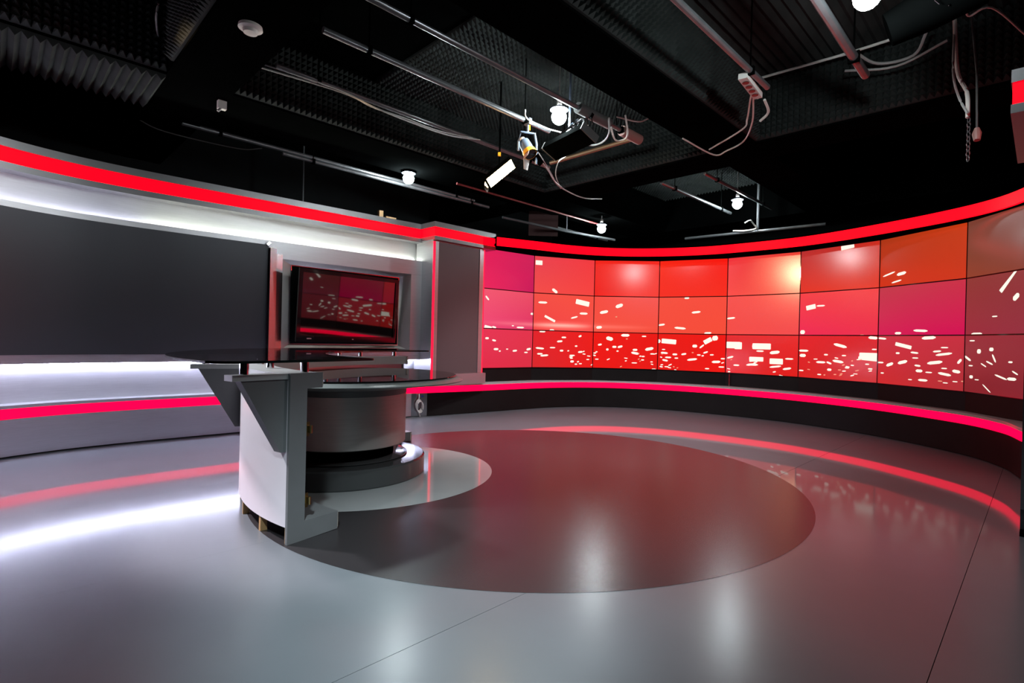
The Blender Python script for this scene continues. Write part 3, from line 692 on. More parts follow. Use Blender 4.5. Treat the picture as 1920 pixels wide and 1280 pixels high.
for c in range(9):
    a, b = V(SEAM[c] + (0,)), V(SEAM[c + 1] + (0,))
    t = (b - a).normalized(); n = V((t.y, -t.x, 0)); Wd = (b - a).length
    for r in range(3):
        z0 = VZ + (2 - r) * VH
        adj = {0: 'plain', 1: 'sparsely flecked', 2: 'thickly flecked'}[r]
        if (c, r) in ((5, 0), (6, 0), (1, 0)): adj = 'nearly plain'
        p = thing('video_display', '%s row %s %s screen, %s' % (ROWN[r], adj, TINT[c], COLN[c]), 'display', tuple(a + t * Wd / 2 + ZU * z0), 'red displays of the curved video wall')
        mb = MB(); mb.box(a + t * Wd / 2 - n * 0.045 + ZU * (z0 + VH / 2), (Wd - 0.002, 0.084, VH - 0.002), (t, n, ZU))
        build('housing', mb, M['gloss_black'], p, smooth=0)
        # picture on the glass: a fine grid whose colours hold the image and the right columns' oblique-view dulling
        NX, NY = 24, 14
        i0 = 0.007; mb = MB(); cols = []
        tl, tr, bl, br = [[lin(*q)[k] for k in range(3)] for q in PC[(c, r)]], 0, 0, 0
        cs = [lin(*q) for q in PC[(c, r)]]
        k0 = mb.add([a + t * (i0 + (Wd - 2 * i0) * i / NX) + n * 0.0005 + ZU * (z0 + i0 + (VH - 2 * i0) * j / NY) for j in range(NY + 1) for i in range(NX + 1)])
        for j in range(NY + 1):
            for i in range(NX + 1):
                x, y = i / NX, 1 - j / NY
                q = [(cs[0][k] * (1 - x) + cs[1][k] * x) * (1 - y) + (cs[2][k] * (1 - x) + cs[3][k] * x) * y for k in range(3)]
                if r == 1 and c in (0, 1, 2):       # the soft horizontal streak in the picture
                    g = math.exp(-((y - 0.86) / 0.055) ** 2) * {0: 0.22 * x, 1: 0.62 * math.sin(PI * min(1, x * 0.9 + 0.1)), 2: 0.16 * (1 - x)}[c]
                    q = [v_ + g * w_ for v_, w_ in zip(q, (1, 0.75, 0.62))]
                cols.append(tuple(q) + (1.0,))
        for j in range(NY):
            for i in range(NX):
                q = k0 + j * (NX + 1) + i
                mb.face((q, q + 1, q + NX + 2, q + NX + 1), [(0, 0), (1, 0), (1, 1), (0, 1)])
        o = build('screen', mb, M['screen'], p, smooth=0, recalc=False)
        ca = o.data.color_attributes.new('picture', 'FLOAT_COLOR', 'POINT')
        ca.data.foreach_set('color', [v_ for q in cols for v_ in q])
        if (c, r) in CONFETTI:
            mb = MB()
            for (u_, v_, w_, h_, an) in CONFETTI[(c, r)]:
                big = w_ * h_ > 9000
                w_ *= 0.9; h_ *= 0.86
                mb.cur = 0 if w_ * h_ > 560 else 1
                A = -math.radians(an); ca_, sa_ = math.cos(A), math.sin(A)
                shape = [(-.5, -.42), (-.46, -.5), (.46, -.5), (.5, -.42), (.5, .42), (.46, .5), (-.46, .5), (-.5, .42)] if big else [(-.5, -.2), (-.32, -.5), (.3, -.5), (.5, -.15), (.5, .2), (.32, .5), (-.3, .5), (-.5, .15)]
                pts = []
                for sx, sy in shape:
                    X, Y = sx * w_, sy * h_
                    X, Y = X * ca_ - Y * sa_, X * sa_ + Y * ca_
                    X = min(max((u_ + X) / 1000, i0 + .001), Wd - i0 - .001); Y = min(max((v_ + Y) / 1000, i0 + .001), VH - i0 - .001)
                    pts.append(a + t * X + n * 0.0012 + ZU * (z0 + Y))
                q = mb.add(pts); mb.face(range(q, q + 8))
            o = build('picture_flecks', mb, [M['fleck'], M['fleck_dim']], p, smooth=0, recalc=False)
            o['kind'] = 'stuff'

# ================================================================== right pillar
RC = V((2.545, 2.86, 0)); RU = (-GT).normalized(); RN = (-GS).normalized()
pillar = thing('set_pillar', 'grey metal pillar with red banded overhanging cap at the right edge', 'pillar', (3.2, 2.9, 0))
sb = V((2.868, 3.092, 0))
mb = MB(); mb.box(sb + RU * 0.55 - RN * 0.15 + ZU * 1.18, (1.1, 0.3, 2.33), (RU, RN, ZU)); build('shaft', mb, M['panel_dark'], pillar, smooth=0)
mb = MB(); mb.box(sb + RU * 0.009 + RN * 0.004 + ZU * 1.24, (0.018, 0.008, 2.2), (RU, RN, ZU)); build('edge_trim', mb, M['metal_flat'], pillar, smooth=0)
mb = MB(); mb.box(sb + RU * 0.55 - RN * 0.02 + ZU * 0.012, (1.1, 0.2, 0.024), (RU, RN, ZU)); build('foot', mb, M['black'], pillar, smooth=0)
cap(RC, RU, RN, pillar, 1.5, 1.05)

# ================================================================== curved desk
DC = V((-0.21, 4.2, 0))
def D(r, ang, z=0.0):
    a = math.radians(ang); return DC + V((r * math.cos(a), r * math.sin(a), z))
A0, A1 = 131.0, 237.0
def arc(r, a0, a1, n=48): return [D(r, a0 + (a1 - a0) * k / n) for k in range(n + 1)]
desk = thing('curved_desk', 'large curved presenter counter with pale front, end board and glass top', 'desk', tuple(D(1.75, 184)))
def dl(name, prof, m, a0=A0, a1=A1, n=64, closed=True, smooth=30):
    mb = MB(); mb.lathe(DC, prof, n, math.radians(a0), math.radians(a1), closed)
    return build(name, mb, m, desk, smooth=smooth)
R0 = 1.852
dl('front_panel', [(R0, 0.086), (R0, 0.83), (R0 - 0.012, 0.83), (R0 - 0.012, 0.086)], M['white_lam'], a1=A1 - 0.05)
dl('counter', [(R0 + 0.004, 0.832), (R0 + 0.004, 0.862), (1.672, 0.862), (1.672, 0.785), (1.76, 0.785), (1.76, 0.832)], M['grey_light'], a1=A1 - 0.6, a0=A0 + 0.6)
dl('inner_panel', [(1.762, 0.102), (1.762, 0.784), (1.776, 0.784), (1.776, 0.102)], M['metal'], a1=A1 - 0.6, a0=A0 + 0.6)
dl('foot_step', [(1.835, 0.085), (1.835, 0.1), (1.556, 0.1), (1.556, 0.012), (1.57, 0.012), (1.57, 0.085)], M['grey_board'], a1=A1 - 0.6, a0=A0 + 0.6)
for ang in (A0, A1):
    prof = [(R0, 0.0), (1.556, 0.004), (1.556, 0.1), (1.757, 0.1), (1.757, 0.783), (1.668, 0.783), (1.668, 0.864), (R0, 0.864)]
    th = math.radians(ang); tg = V((-math.sin(th), math.cos(th), 0)) * (0.018 if ang == A1 else -0.018)
    mb = MB(); mb.prism([D(r, ang, z) for r, z in prof], -tg)
    e = build('end_board', mb, M['grey_board'], desk, smooth=0)
    for (r0, z0), (r1, z1) in (((1.556, 0.012), (1.556, 0.092)), ((1.668, 0.79), (1.668, 0.858))):
        mb = MB()
        p0, p1 = D(r0 - 0.001, ang, z0), D(r1 - 0.001, ang, z1)
        mb.bar(p0 - tg * 0.5, p1 - tg * 0.5, 0.016, 0.004, V((math.cos(th), math.sin(th), 0)))
        build('cut_edge', mb, M['chipboard'], e, smooth=0)
for ang in (236.3, 227.5, 216.5, 206, 190, 175, 160, 145, 133):
    mb = MB(); th = math.radians(ang)
    mb.box(D(R0 - 0.025, ang, 0.045), (0.035, 0.022, 0.09), (V((math.cos(th), math.sin(th), 0)), V((-math.sin(th), math.cos(th), 0)), ZU))
    build('batten', mb, M['wood'], desk, smooth=0)
# triangular brackets carrying the glass
FA = (235.4, 206.0, 177.0, 148.0)
for ang in FA:
    th = math.radians(ang); rd = V((math.cos(th), math.sin(th), 0)); tg = V((-math.sin(th), math.cos(th), 0))
    mb = MB()
    mb.prism([D(r, ang, z) + tg * -0.03 for r, z in ((R0 + .002, 0.835), (R0 + .002, 0.468), (R0 + 0.03, 0.468), (2.085, 0.835))], tg * 0.06)
    f_ = build('bracket', mb, M['grey_board'], desk, smooth=0)
    mb = MB(); mb.box(D((R0 + 2.125) / 2 + .002, ang, 0.849), (2.125 - R0, 0.075, 0.028), (rd, tg, ZU)); build('bracket_cap', mb, M['grey_light'], f_, smooth=0)
    for r in (2.055, 1.745):
        z0 = 0.863 if r > 1.9 else 0.862
        mb = MB(); mb.tube([D(r, ang, z0), D(r, ang, 0.921)], 0.021, 20); s_ = build('standoff', mb, M['chrome'], desk)
mb = MB()
for ang in (191.0, 162.0, 221.0):
    pass
for ang in (191.0, 162.0, 221.0, 135.0):
    mb = MB(); mb.tube([D(1.745, ang, 0.862), D(1.745, ang, 0.921)], 0.021, 20); build('standoff', mb, M['chrome'], desk)
# glass: a ring segment with rounded corners
GA0, GA1, GR0, GR1 = 128.0, 238.6, 1.35, 2.235
def ring_outline():
    pts = []
    def rc(r, a, dr, da, rr):      # rounded corner handled by a short bezier
        p0, p1, p2 = D(r + dr * rr, a), D(r, a), D(r, a + math.degrees(rr / r) * da)
        return p0, p1, p2
    out = []
    N = 56
    eo, ei = math.degrees(0.16 / GR1), math.degrees(0.10 / GR0)
    for k in range(N + 1): out.append(D(GR1, GA0 + eo + (GA1 - GA0 - 2 * eo) * k / N))
    def bez(p0, p1, p2, n=6): return [p0 * (1 - t) ** 2 + p1 * 2 * t * (1 - t) + p2 * t * t for t in [(k + 1) / (n + 1) for k in range(n)]]
    out += bez(D(GR1, GA1 - eo), D(GR1, GA1), D(GR1 - 0.16, GA1))
    out.append(D(GR1 - 0.16, GA1)); out.append(D(GR0 + 0.03, GA1))
    out += bez(D(GR0 + 0.03, GA1), D(GR0, GA1), D(GR0, GA1 - ei * .4))
    for k in range(N + 1): out.append(D(GR0, GA1 - ei * .4 + (GA0 - GA1 + ei * .8) * k / N))
    out += bez(D(GR0, GA0 + ei * .4), D(GR0, GA0), D(GR0 + 0.03, GA0))
    out.append(D(GR0 + 0.03, GA0)); out.append(D(GR1 - 0.16, GA0))
    out += bez(D(GR1 - 0.16, GA0), D(GR1, GA0), D(GR1, GA0 + eo))
    return out
go = ring_outline()
mb = MB()
zt0, zt1 = 0.9215, 0.9335
n = len(go)
i0_ = mb.add([p + ZU * zt0 for p in go] + [p + ZU * zt1 for p in go])
for k in range(n):
    k2 = (k + 1) % n
    mb.cur = 1; mb.face((i0_ + k, i0_ + k2, i0_ + n + k2, i0_ + n + k))
mb.cur = 0
mb.face(range(i0_ + n, i0_ + 2 * n)); mb.face(range(i0_ + n - 1, i0_ - 1, -1))
gl = build('glass_top', mb, [M['glass'], M['glass_edge']], desk, smooth=0)
# brass latches on the inside of the end board
for z in (0.57, 0.20):
    mb = MB(); th = math.radians(A1); rd = V((math.cos(th), math.sin(th), 0)); tg = V((-math.sin(th), math.cos(th), 0))
    mb.box(D(1.745, A1, z) + tg * -0.016, (0.03, 0.004, 0.075), (rd, tg, ZU)); mb.box(D(1.735, A1, z) + tg * -0.006, (0.016, 0.02, 0.035), (rd, tg, ZU))
    mb.tube([D(1.735, A1, z + .02) + tg * 0.006, D(1.735, A1, z - .02) + tg * 0.006], 0.008, 8)
    build('latch', mb, M['brass'], desk)

# ================================================================== round table on a drum
TC = V((-1.46, 4.14, 0))
table = thing('round_table', 'round presenter table with black glass top on a metal drum', 'table', tuple(TC))
def tl_(name, prof, m, n=96, smooth=30):
    mb = MB(); mb.lathe(TC, prof, n); return build(name, mb, m, table, smooth=smooth)
tl_('plinth', [(0.001, 0.002), (0.597, 0.002), (0.603, 0.012), (0.603, 0.128), (0.592, 0.14), (0.001, 0.14)], M['plinth_gloss'])
tl_('plinth_disc', [(0.001, 0.1405), (0.46, 0.1405), (0.468, 0.148), (0.46, 0.15), (0.001, 0.15)], M['plinth_gloss'])
tl_('neck', [(0.36, 0.15), (0.36, 0.245)], M['black'])
tl_('drum', [(0.001, 0.241), (0.446, 0.241), (0.45, 0.246), (0.45, 0.622), (0.001, 0.622)], M['drum'])
tl_('apron', [(0.001, 0.6225), (0.452, 0.6225), (0.455, 0.665), (0.86, 0.724), (0.001, 0.724)], M['grey_board'])
tl_('rim', [(0.80, 0.7245), (0.892, 0.7245), (0.897, 0.732), (0.835, 0.7585), (0.80, 0.7585)], M['rim'])
tl_('glass_top', [(0.001, 0.7588), (0.838, 0.7588), (0.842, 0.763), (0.838, 0.768), (0.001, 0.768)], M['glass_black'])

# coiled cable hanging on the metal end of the plinth
mb = MB(); cc = V((-1.525, 7.045, 0.16)); e1 = V((0.875, 0.484, 0)); 
for q in range(3):
    pts = [cc + V((0.484, -0.875, 0)) * (0.012 * q) + e1 * (0.042 * math.cos(a * PI / 8) + 0.006 * q) + ZU * (0.075 * math.sin(a * PI / 8) - 0.012 * q) for a in range(17)]
    mb.tube(pts, 0.007, 6)
mb.tube([cc + ZU * 0.07, cc + ZU * 0.12 + e1 * 0.004, cc + ZU * 0.15], 0.006, 6); mb.tube([cc - ZU * 0.07, cc - ZU * 0.12 + e1 * .01, cc + V((0, 0, -0.153)) + e1 * 0.02], 0.006, 6)
tag(build('coiled_cable', mb, M['cable_white']), 'coiled pale cable hanging below the square column', 'cable')
# timber offcuts left on top of the side wall
for (k, sx, sz, hh, lb) in ((1.63, 0.055, 0.0, 0.085, 'small upright timber offcut on top of the left wall'), (1.77, 0.14, 0.0, 0.026, 'small flat timber offcut lying on top of the left wall')):
    mb = MB(); mb.box(W(k, -0.06, 2.583 + hh / 2), (sx, 0.05, hh), (WD, WN, ZU))
    tag(build('timber_offcut', mb, M['wood'], smooth=0), lb, 'offcut')

# ================================================================== lighting grid: pipes
def pipe(s0, s1, t, z, r, label, m='pipe', name='lighting_pipe', hang=True):
    p = thing(name, label, 'pipe', tuple(G((s0 + s1) / 2, t, z)), 'ceiling pipes of the lighting grid' if name == 'lighting_pipe' else None)
    mb = MB(); mb.tube([G(s0, t, z), G(s1, t, z)], r, 12); build('tube', mb, M[m], p)
    if hang:
        for s in (s0 + 0.35, s1 - 0.35):
            mb = MB(); mb.tube([G(s, t, z + r), G(s, t, ZC - 0.001)], 0.006, 6); build('hanger', mb, M['black'], p)
            mb = MB(); mb.box(G(s, t, z), (0.03, 2 * r + 0.012, 2 * r + 0.012), (GS, GT, ZU)); build('clamp', mb, M['black'], p, smooth=0)
    return p
pA = pipe(1.6, 4.75, 3.115, 3.2, 0.022, 'long steel ceiling pipe running past the bare bulb to a thick sleeve')
pipe(1.6, 3.95, 3.68, 3.2, 0.024, 'bright steel ceiling pipe carrying the yellow ringed spotlight')
pipe(1.35, 5.2, 6.40, 3.2, 0.022, 'thin steel ceiling pipe above the middle of the left wall')
pipe(2.3, 5.4, 6.28, 3.12, 0.022, 'steel ceiling pipe ending behind the small far left bulb')
pipe(1.9, 4.45, 1.69, 3.2, 0.024, 'steel ceiling pipe with the white power strip at its end')
pipe(1.9, 4.75, 1.05, 3.2, 0.032, 'thick shiny ceiling pipe beside the top right bulb')
pipe(6.2, 8.35, 3.71, 3.2, 0.024, 'short shiny pipe left of the bulb above the screens')
pipe(6.2, 8.45, 3.10, 3.2, 0.02, 'short reddish lit pipe right of the bulb above the screens')
pipe(6.4, 8.6, 6.35, 3.1, 0.022, 'steel pipe in the far left bay behind the column')
pipe(1.6, 4.9, 4.55, 3.25, 0.022, 'dim ceiling pipe between the two sagging cables and the left wall')
pipe(4.3, 7.6, 5.66, 3.12, 0.014, 'thin pipe tinted red by light crossing below the ceiling beam', 'pipe_red_lit', 'red_lit_pipe', False)
mb = MB(); mb.tube([G(3.72, 3.115, 3.2), G(4.2, 3.115, 3.2)], 0.05, 14); build('sleeve', mb, M['cable_dark'], pA)
mb = MB(); mb.tube([G(4.42, 3.115, 3.2), G(4.74, 3.115, 3.2)], 0.052, 14); build('sleeve', mb, M['rust'], pA)['label'] = 'pinkish brown sleeve'
p = thing('cross_pipe', 'brown pipe across the bay under the foam covered beam', 'pipe', tuple(G(5.06, 3.9, 3.36)))
mb = MB(); mb.tube([G(5.0, 4.62, 3.35), G(5.0, 3.38, 3.35)], 0.026, 12); build('tube', mb, M['pipe_brown'], p)
for t in (4.4, 3.6):
    mb = MB(); mb.tube([G(5.0, t, 3.37), G(5.0, t, ZC - 0.001)], 0.006, 6); build('hanger', mb, M['black'], p)
mb = MB(); mb.tube([(2.53, 9.03, 2.86), (4.21, 7.72, 2.86)], 0.022, 10)
mb.tube([(3.46, 8.30, 2.86), (3.46, 8.30, ZC - 0.001)], 0.02, 10)
tag(build('hung_rail', mb, M['pipe']), 'silver rail on an upright pole hung behind the video wall', 'rail')
mb = MB(); mb.tube([G(4.1, 6.9, 2.3), G(4.1, 6.9, ZC - .001)], 0.008, 8)
mb = MB(); mb.tube([(-3.25, 7.3, 2.45), (-3.25, 7.3, ZC - .001)], 0.012, 8)
tag(build('vertical_conduit', mb, M['pipe']), 'thin upright conduit on dark wall behind the left backdrop', 'conduit')
mb = MB(); mb.tube([(-0.55, 8.3, 2.98), (0.5, 9.0, 2.93), (1.4, 9.5, 2.9)], 0.02, 8); mb.tube([(0.5, 9.0, 2.93), (0.5, 9.0, ZC - .001)], 0.01, 6)
tag(build('far_rail', mb, M['pipe']), 'steel rail in the dark behind the left end of the video wall', 'rail')
mb = MB(); mb.box((0.10, 9.0, 3.05), (0.5, 0.012, 0.42)); mb.tube([(-0.1, 9.0, 3.25), (-0.1, 9.0, ZC - .001)], 0.006, 6); mb.tube([(0.3, 9.0, 3.25), (0.3, 9.0, ZC - .001)], 0.006, 6)
tag(build('hanging_board', mb, M['cloth_red'], smooth=0), 'dark red square board hanging behind the video wall', 'board')

# ================================================================== bare bulbs on the grid
def bulb(pos, label, r=0.07, drop=0.10, group=None):
    p = V(pos)
    b = thing('bare_bulb_lamp', label, 'lamp', tuple(p), 'bare white bulbs on the ceiling grid')
    mb = MB(); mb.sphere(p, r, 16, 10); build('bulb', mb, M['bulb'], b)
    mb = MB(); mb.lathe(p + ZU * 0, [(0.02, r - 0.004), (0.026, r + 0.05), (0.022, r + 0.085), (0.001, r + 0.086)], 16); build('socket', mb, M['white_plastic'], b)
    mb = MB(); mb.lathe(p, [(0.03, r + 0.03), (0.085, r - 0.005), (0.088, r - 0.004), (0.032, r + 0.036)], 20, closed=True); build('shade', mb, M['lamp_body'], b)
    mb = MB(); mb.tube([p + ZU * (r + 0.085), V((p.x, p.y, ZC - .001))], 0.007, 6); build('stem', mb, M['cable_grey'], b)
    return b
bulb((0.18, 5.01, 3.18), 'big bare white bulb beside the yellow ringed spotlight')
bulb((-1.675, 6.81, 3.105), 'bare white bulb above the television, left of the warm lamp')
bulb((3.03, 8.03, 3.20), 'bare white bulb between two pipes above the video screens')
bulb((1.09, 8.97, 2.98), 'bare white bulb just above the red canopy, behind the screens')
bulb((1.76, 2.87, 2.97), 'bare white bulb cut by the top frame edge, right side')

# ================================================================== spotlight with yellow ring
sp = thing('spotlight', 'small grey spotlight with yellow ring and barn doors on a yoke', 'spotlight', (-0.10, 5.17, 2.8))
bc = V((-0.115, 5.17, 2.93)); bd = V((0.42, -0.35, -0.84)).normalized()
sx_ = bd.cross(ZU).normalized(); sy_ = sx_.cross(bd)
mb = MB(); mb.tube([bc - bd * 0.10, bc - bd * 0.09, bc - bd * 0.02, bc + bd * 0.03], [0.03, 0.055, 0.06, 0.06], 18); build('housing', mb, M['lamp_body'], sp)
mb = MB(); mb.tube([bc + bd * 0.03, bc + bd * 0.075], [0.066, 0.07], 20); build('ring', mb, M['yellow'], sp)['label'] = 'yellow ring'
mb = MB(); mb.tube([bc + bd * 0.0755, bc + bd * 0.079], 0.058, 20); build('lens', mb, M['gloss_black'], sp)
mb = MB(); mb.tube([bc - bd * 0.135, bc - bd * 0.10], [0.03, 0.04], 12); build('cap', mb, M['white_plastic'], sp)
mb = MB()
top = V((-0.115, 5.15, 3.08)); yk = V((0.95, 0.3, 0)).normalized()
mb.tube([bc - yk * 0.092 - ZU * 0.03, bc - yk * 0.092 + ZU * 0.06, top - yk * 0.07, top, top + yk * 0.07, bc + yk * 0.092 + ZU * 0.06, bc + yk * 0.092 - ZU * 0.14], 0.012, 8); build('yoke', mb, M['lamp_body'], sp)
mb = MB(); mb.tube([top, top + ZU * 0.10], 0.012, 8); mb.box(top + ZU * 0.105, (0.035, 0.07, 0.06), (GS, GT, ZU)); build('clamp', mb, M['lamp_body'], sp, smooth=0)
mb = MB(); mb.box(top + ZU * 0.05 + yk * 0.014, (0.022, 0.022, 0.045)); build('tag', mb, M['yellow'], sp, smooth=0)
for (aX, aY, w, m) in ((sx_, sy_, .1, 'rust'), (-sx_, sy_, .1, 'black'), (sy_, sx_, .1, 'black'), (-sy_, sx_, .1, 'white_plastic')):
    mb = MB(); base = bc + bd * 0.08 + aX * 0.062
    q = (bd * 0.8 + aX * 0.6).normalized()
    nn = q.cross(aY).normalized() * 0.003
    mb.prism([base - aY * 0.045, base + aY * 0.045, base + aY * 0.028 + q * 0.1, base - aY * 0.028 + q * 0.1], nn)
    build('barn_door', mb, M[m], sp, smooth=0)

# ================================================================== warm lamp panel
lp = thing('lamp_panel', 'glowing warm rectangular lamp panel tilted beside the spotlight', 'lamp', (-0.39, 5.48, 2.6))
lc = V((-0.39, 5.48, 2.78)); la = V((0.75, 0.05, 0.66)).normalized(); lb0 = V((0.30, 0.75, -0.42))
lb = (lb0 - la * lb0.dot(la)).normalized(); ln = la.cross(lb).normalized()
if ln.y > 0: ln = -ln
mb = MB(); mb.box(lc - ln * 0.03, (0.345, 0.135, 0.05), (la, lb, ln)); build('housing', mb, M['black'], lp, smooth=0)
mb = MB(); mb.box(lc - ln * 0.002, (0.325, 0.115, 0.006), (la, lb, ln)); build('light_face', mb, M['panel_lamp'], lp, smooth=0)['label'] = 'glowing warm white face'
mb = MB(); mb.tube([lc - ln * 0.05, V((-0.42, 5.62, 3.0)), V((-0.42, 5.62, ZC - .001))], 0.01, 8); build('arm', mb, M['black'], lp)
mb = MB(); mb.box((-0.42, 5.60, 3.02), (0.03, 0.03, 0.04)); build('tag', mb, M['yellow'], lp, smooth=0)
mb = MB()
q = lc - la * 0.19; mb.prism([q - lb * .05, q + lb * .05, q + lb * .04 - la * .05 + ln * .05, q - lb * .04 - la * .05 + ln * .05], ln * .003); build('flap', mb, M['chrome'], lp, smooth=0)

# ================================================================== black soft light box beside the bulb
sl = thing('soft_light', 'long black fluorescent soft light hung below the big bulb', 'studio lamp', (0.28, 5.2, 2.9))
c0 = V((0.29, 5.17, 3.0)); ax = V((0.555, -0.83, 0.0)).normalized(); ay = V((0.75, 0.5, -0.45)).normalized(); ay = (ay - ax * ay.dot(ax)).normalized(); az = ax.cross(ay)
mb = MB(); mb.box(c0, (0.62, 0.2, 0.07), (ax, ay, az)); build('housing', mb, M['black'], sl, smooth=0)
for s in (-1, 1):
    mb = MB(); q = c0 + ax * 0.31 * s; mb.box(q + ax * .006 * s, (0.012, 0.21, 0.08), (ax, ay, az)); build('end_plate', mb, M['cable_dark'], sl, smooth=0)
mb = MB(); mb.tube([c0 - ax * 0.26 + az * .05, c0 - ax * 0.2 + ZU * 0.12, c0 + ax * 0.2 + ZU * 0.17, c0 + ax * 0.26 + ZU * .05], 0.014, 8); build('bracket', mb, M['chrome'], sl)
mb = MB(); mb.tube([c0 + ZU * 0.145, V((c0.x, c0.y, 3.3)), V((c0.x, c0.y, ZC - .001))], 0.012, 8); build('stem', mb, M['lamp_body'], sl)
for k in range(5):
    mb = MB(); q = c0 + ax * (0.05 + 0.07 * k) + ZU * (0.15 + 0.012 * (k % 2)); mb.box(q, (0.03, 0.03, 0.05), (ax, ay, az)); mb.tube([q, q - ZU * 0.06 + ay * 0.02], 0.006, 6); build('knob', mb, M['chrome'], sl, smooth=0)
mb = MB(); mb.prism([c0 - ax * 0.16 + ZU * .06, c0 - ax * 0.25 + ZU * .02, c0 - ax * 0.20 + ZU * .12, c0 - ax * 0.13 + ZU * 0.14], ay * 0.01); build('reflector', mb, M['white_plastic'], sl, smooth=0)

# big black studio lamp at the top right of the view
bl = thing('studio_lantern', 'big black studio lantern hanging at the top right', 'studio lamp', (2.3, 3.05, 2.85))
q = V((2.33, 3.12, 3.08))
mb = MB(); mb.tube([q + V((-.2, .14, -.06)), q + V((-.05, .03, 0)), q + V((.17, -.13, .05))], [0.10, 0.125, 0.10], 20); build('housing', mb, M['black'], bl)
mb = MB(); mb.tube([q + V((-.05, .03, .12)), V((q.x - .05, q.y + .03, ZC - .001))], 0.014, 8); build('stem', mb, M['black'], bl)
for k, (dx, dz) in enumerate(((-0.10, -0.03), (-0.02, -0.06), (0.06, 0.01), (-0.06, 0.05))):
    mb = MB(); e = q + V((dx, -0.11, dz)); mb.bar(e, e + V((0.028, 0.0, 0.022 * (1 if k % 2 else -1))), 0.004, 0.004); build('glint_sliver', mb, M['chrome'], bl, smooth=0)  # chrome slivers added as the bright glints on the black housing
mb = MB(); mb.box((2.43, 3.02, 3.12), (0.03, 0.012, 0.2)); build('bracket', mb, M['chrome'], bl, smooth=0)

# ================================================================== small fittings and cables
sd = thing('smoke_detector', 'round pinkish white smoke detector under the left ceiling beam', 'smoke detector', (-2.03, 3.68, 3.15))
mb = MB(); mb.lathe((-2.03, 3.68, 0), [(0.001, 3.199), (0.075, 3.199), (0.078, 3.178), (0.06, 3.170), (0.001, 3.170)], 24); build('base', mb, M['white_plastic'], sd)
mb = MB(); mb.lathe((-2.03, 3.68, 0), [(0.05, 3.170), (0.045, 3.148), (0.001, 3.145)], 24); build('head', mb, M['white_plastic'], sd)
jb = thing('junction_box', 'small white junction box on the corner of the left beams', 'junction box', (-2.93, 4.87, 3.12))
mb = MB(); mb.box((-2.94, 4.88, 3.16), (0.07, 0.05, 0.075), (GS, GT, ZU)); build('box', mb, M['white_plastic'], jb, smooth=0)
mb = MB(); mb.tube([(-2.94, 4.86, 3.12), (-2.95, 4.84, 3.09)], 0.012, 8); build('gland', mb, M['cable_grey'], jb)
mb = MB(); mb.bar((-3.80, 4.60, 3.19), (-3.66, 4.70, 3.19), 0.03, 0.015)
tag(build('white_clip', mb, M['cable_grey'], smooth=0), 'short pale strip under the far left beam', 'clip')
ps = thing('power_strip', 'white multi socket power strip at the end of a ceiling pipe', 'power strip', (1.72, 4.32, 3.1))
pa, pb = V((1.58, 4.14, 3.17)), V((1.84, 4.47, 3.17)); pd = (pb - pa).normalized(); pn = V((-pd.y, pd.x, 0))
pdn = (V((-0.35, -0.4, -0.85)) - pd * V((-0.35, -0.4, -0.85)).dot(pd)).normalized(); psd = pd.cross(pdn)
mb = MB(); mb.box((pa + pb) / 2, ((pb - pa).length, 0.07, 0.045), (pd, psd, pdn)); build('case', mb, M['white_plastic'], ps, smooth=0)
for k in range(4):
    mb = MB(); mb.tube([pa + pd * (0.08 + 0.085 * k) + pdn * 0.0226, pa + pd * (0.08 + 0.085 * k) + pdn * 0.027], 0.026, 14); build('socket', mb, M['gloss_black'], ps)
def cable(pts, r, label, m='cable_grey', name='cable', smooth_path=True):
    mb = MB(); P = spline(pts, 6) if smooth_path and len(pts) > 2 else [V(p) for p in pts]
    mb.tube(P, r, 6); return tag(build(name, mb, M[m]), label, 'cable', 'cables on the ceiling grid' if name == 'cable' else None)
cable([(-2.6, 4.1, 3.24), (-2.2, 4.35, 3.22), (-1.75, 4.65, 3.2), (-1.46, 4.73, 3.1), (-1.2, 4.98, 3.08), (-0.92, 5.31, 3.1), (-0.64, 5.68, 3.2)], 0.007, 'lower of two long sagging cables above the left wall')
cable([(-2.6, 4.07, 3.26), (-2.2, 4.32, 3.24), (-1.74, 4.62, 3.2), (-1.53, 4.79, 3.14), (-1.28, 4.96, 3.12), (-1.0, 5.26, 3.12), (-0.71, 5.63, 3.2)], 0.006, 'upper of two long sagging cables above the left wall')
cable([(-0.14, 4.95, 3.22), (-0.12, 4.99, 3.15), (0.06, 5.2, 3.15), (0.22, 5.3, 3.15)], 0.007, 'pale cable from the spotlight clamp to the soft light', 'cable_white')
cable([(-0.04, 5.2, 2.93), (0.02, 5.4, 2.9), (0.11, 5.75, 2.9), (0.17, 6.03, 2.9), (0.29, 6.53, 2.95), (0.63, 7.49, 3.1), (0.95, 7.86, 3.19)], 0.008, 'long drooping cable from the spotlight toward the video wall')
cable([(-0.02, 5.22, 2.93), (0.05, 5.45, 2.91), (0.14, 5.8, 2.89), (0.2, 6.1, 2.89), (0.3, 6.5, 2.94)], 0.006, 'second drooping cable just beside the spotlight cable')
cable([(0.30, 5.98, 3.15), (0.22, 5.98, 3.08), (0.2, 6.19, 3.0), (0.28, 6.59, 2.96)], 0.006, 'hooked cable hanging right of the spotlight')
cable([(0.42, 5.26, 3.05), (0.53, 5.36, 3.05), (0.63, 5.26, 3.05), (0.66, 5.03, 3.05), (0.64, 4.92, 3.15)], 0.009, 'bluish grey cable loop below the soft light')
cable([(0.69, 5.12, 3.14), (0.76, 5.32, 3.1), (0.84, 5.33, 3.1), (0.86, 5.17, 3.1), (0.8, 4.96, 3.19)], 0.009, 'pale cable loop round the pinkish pipe sleeve', 'cable_white')
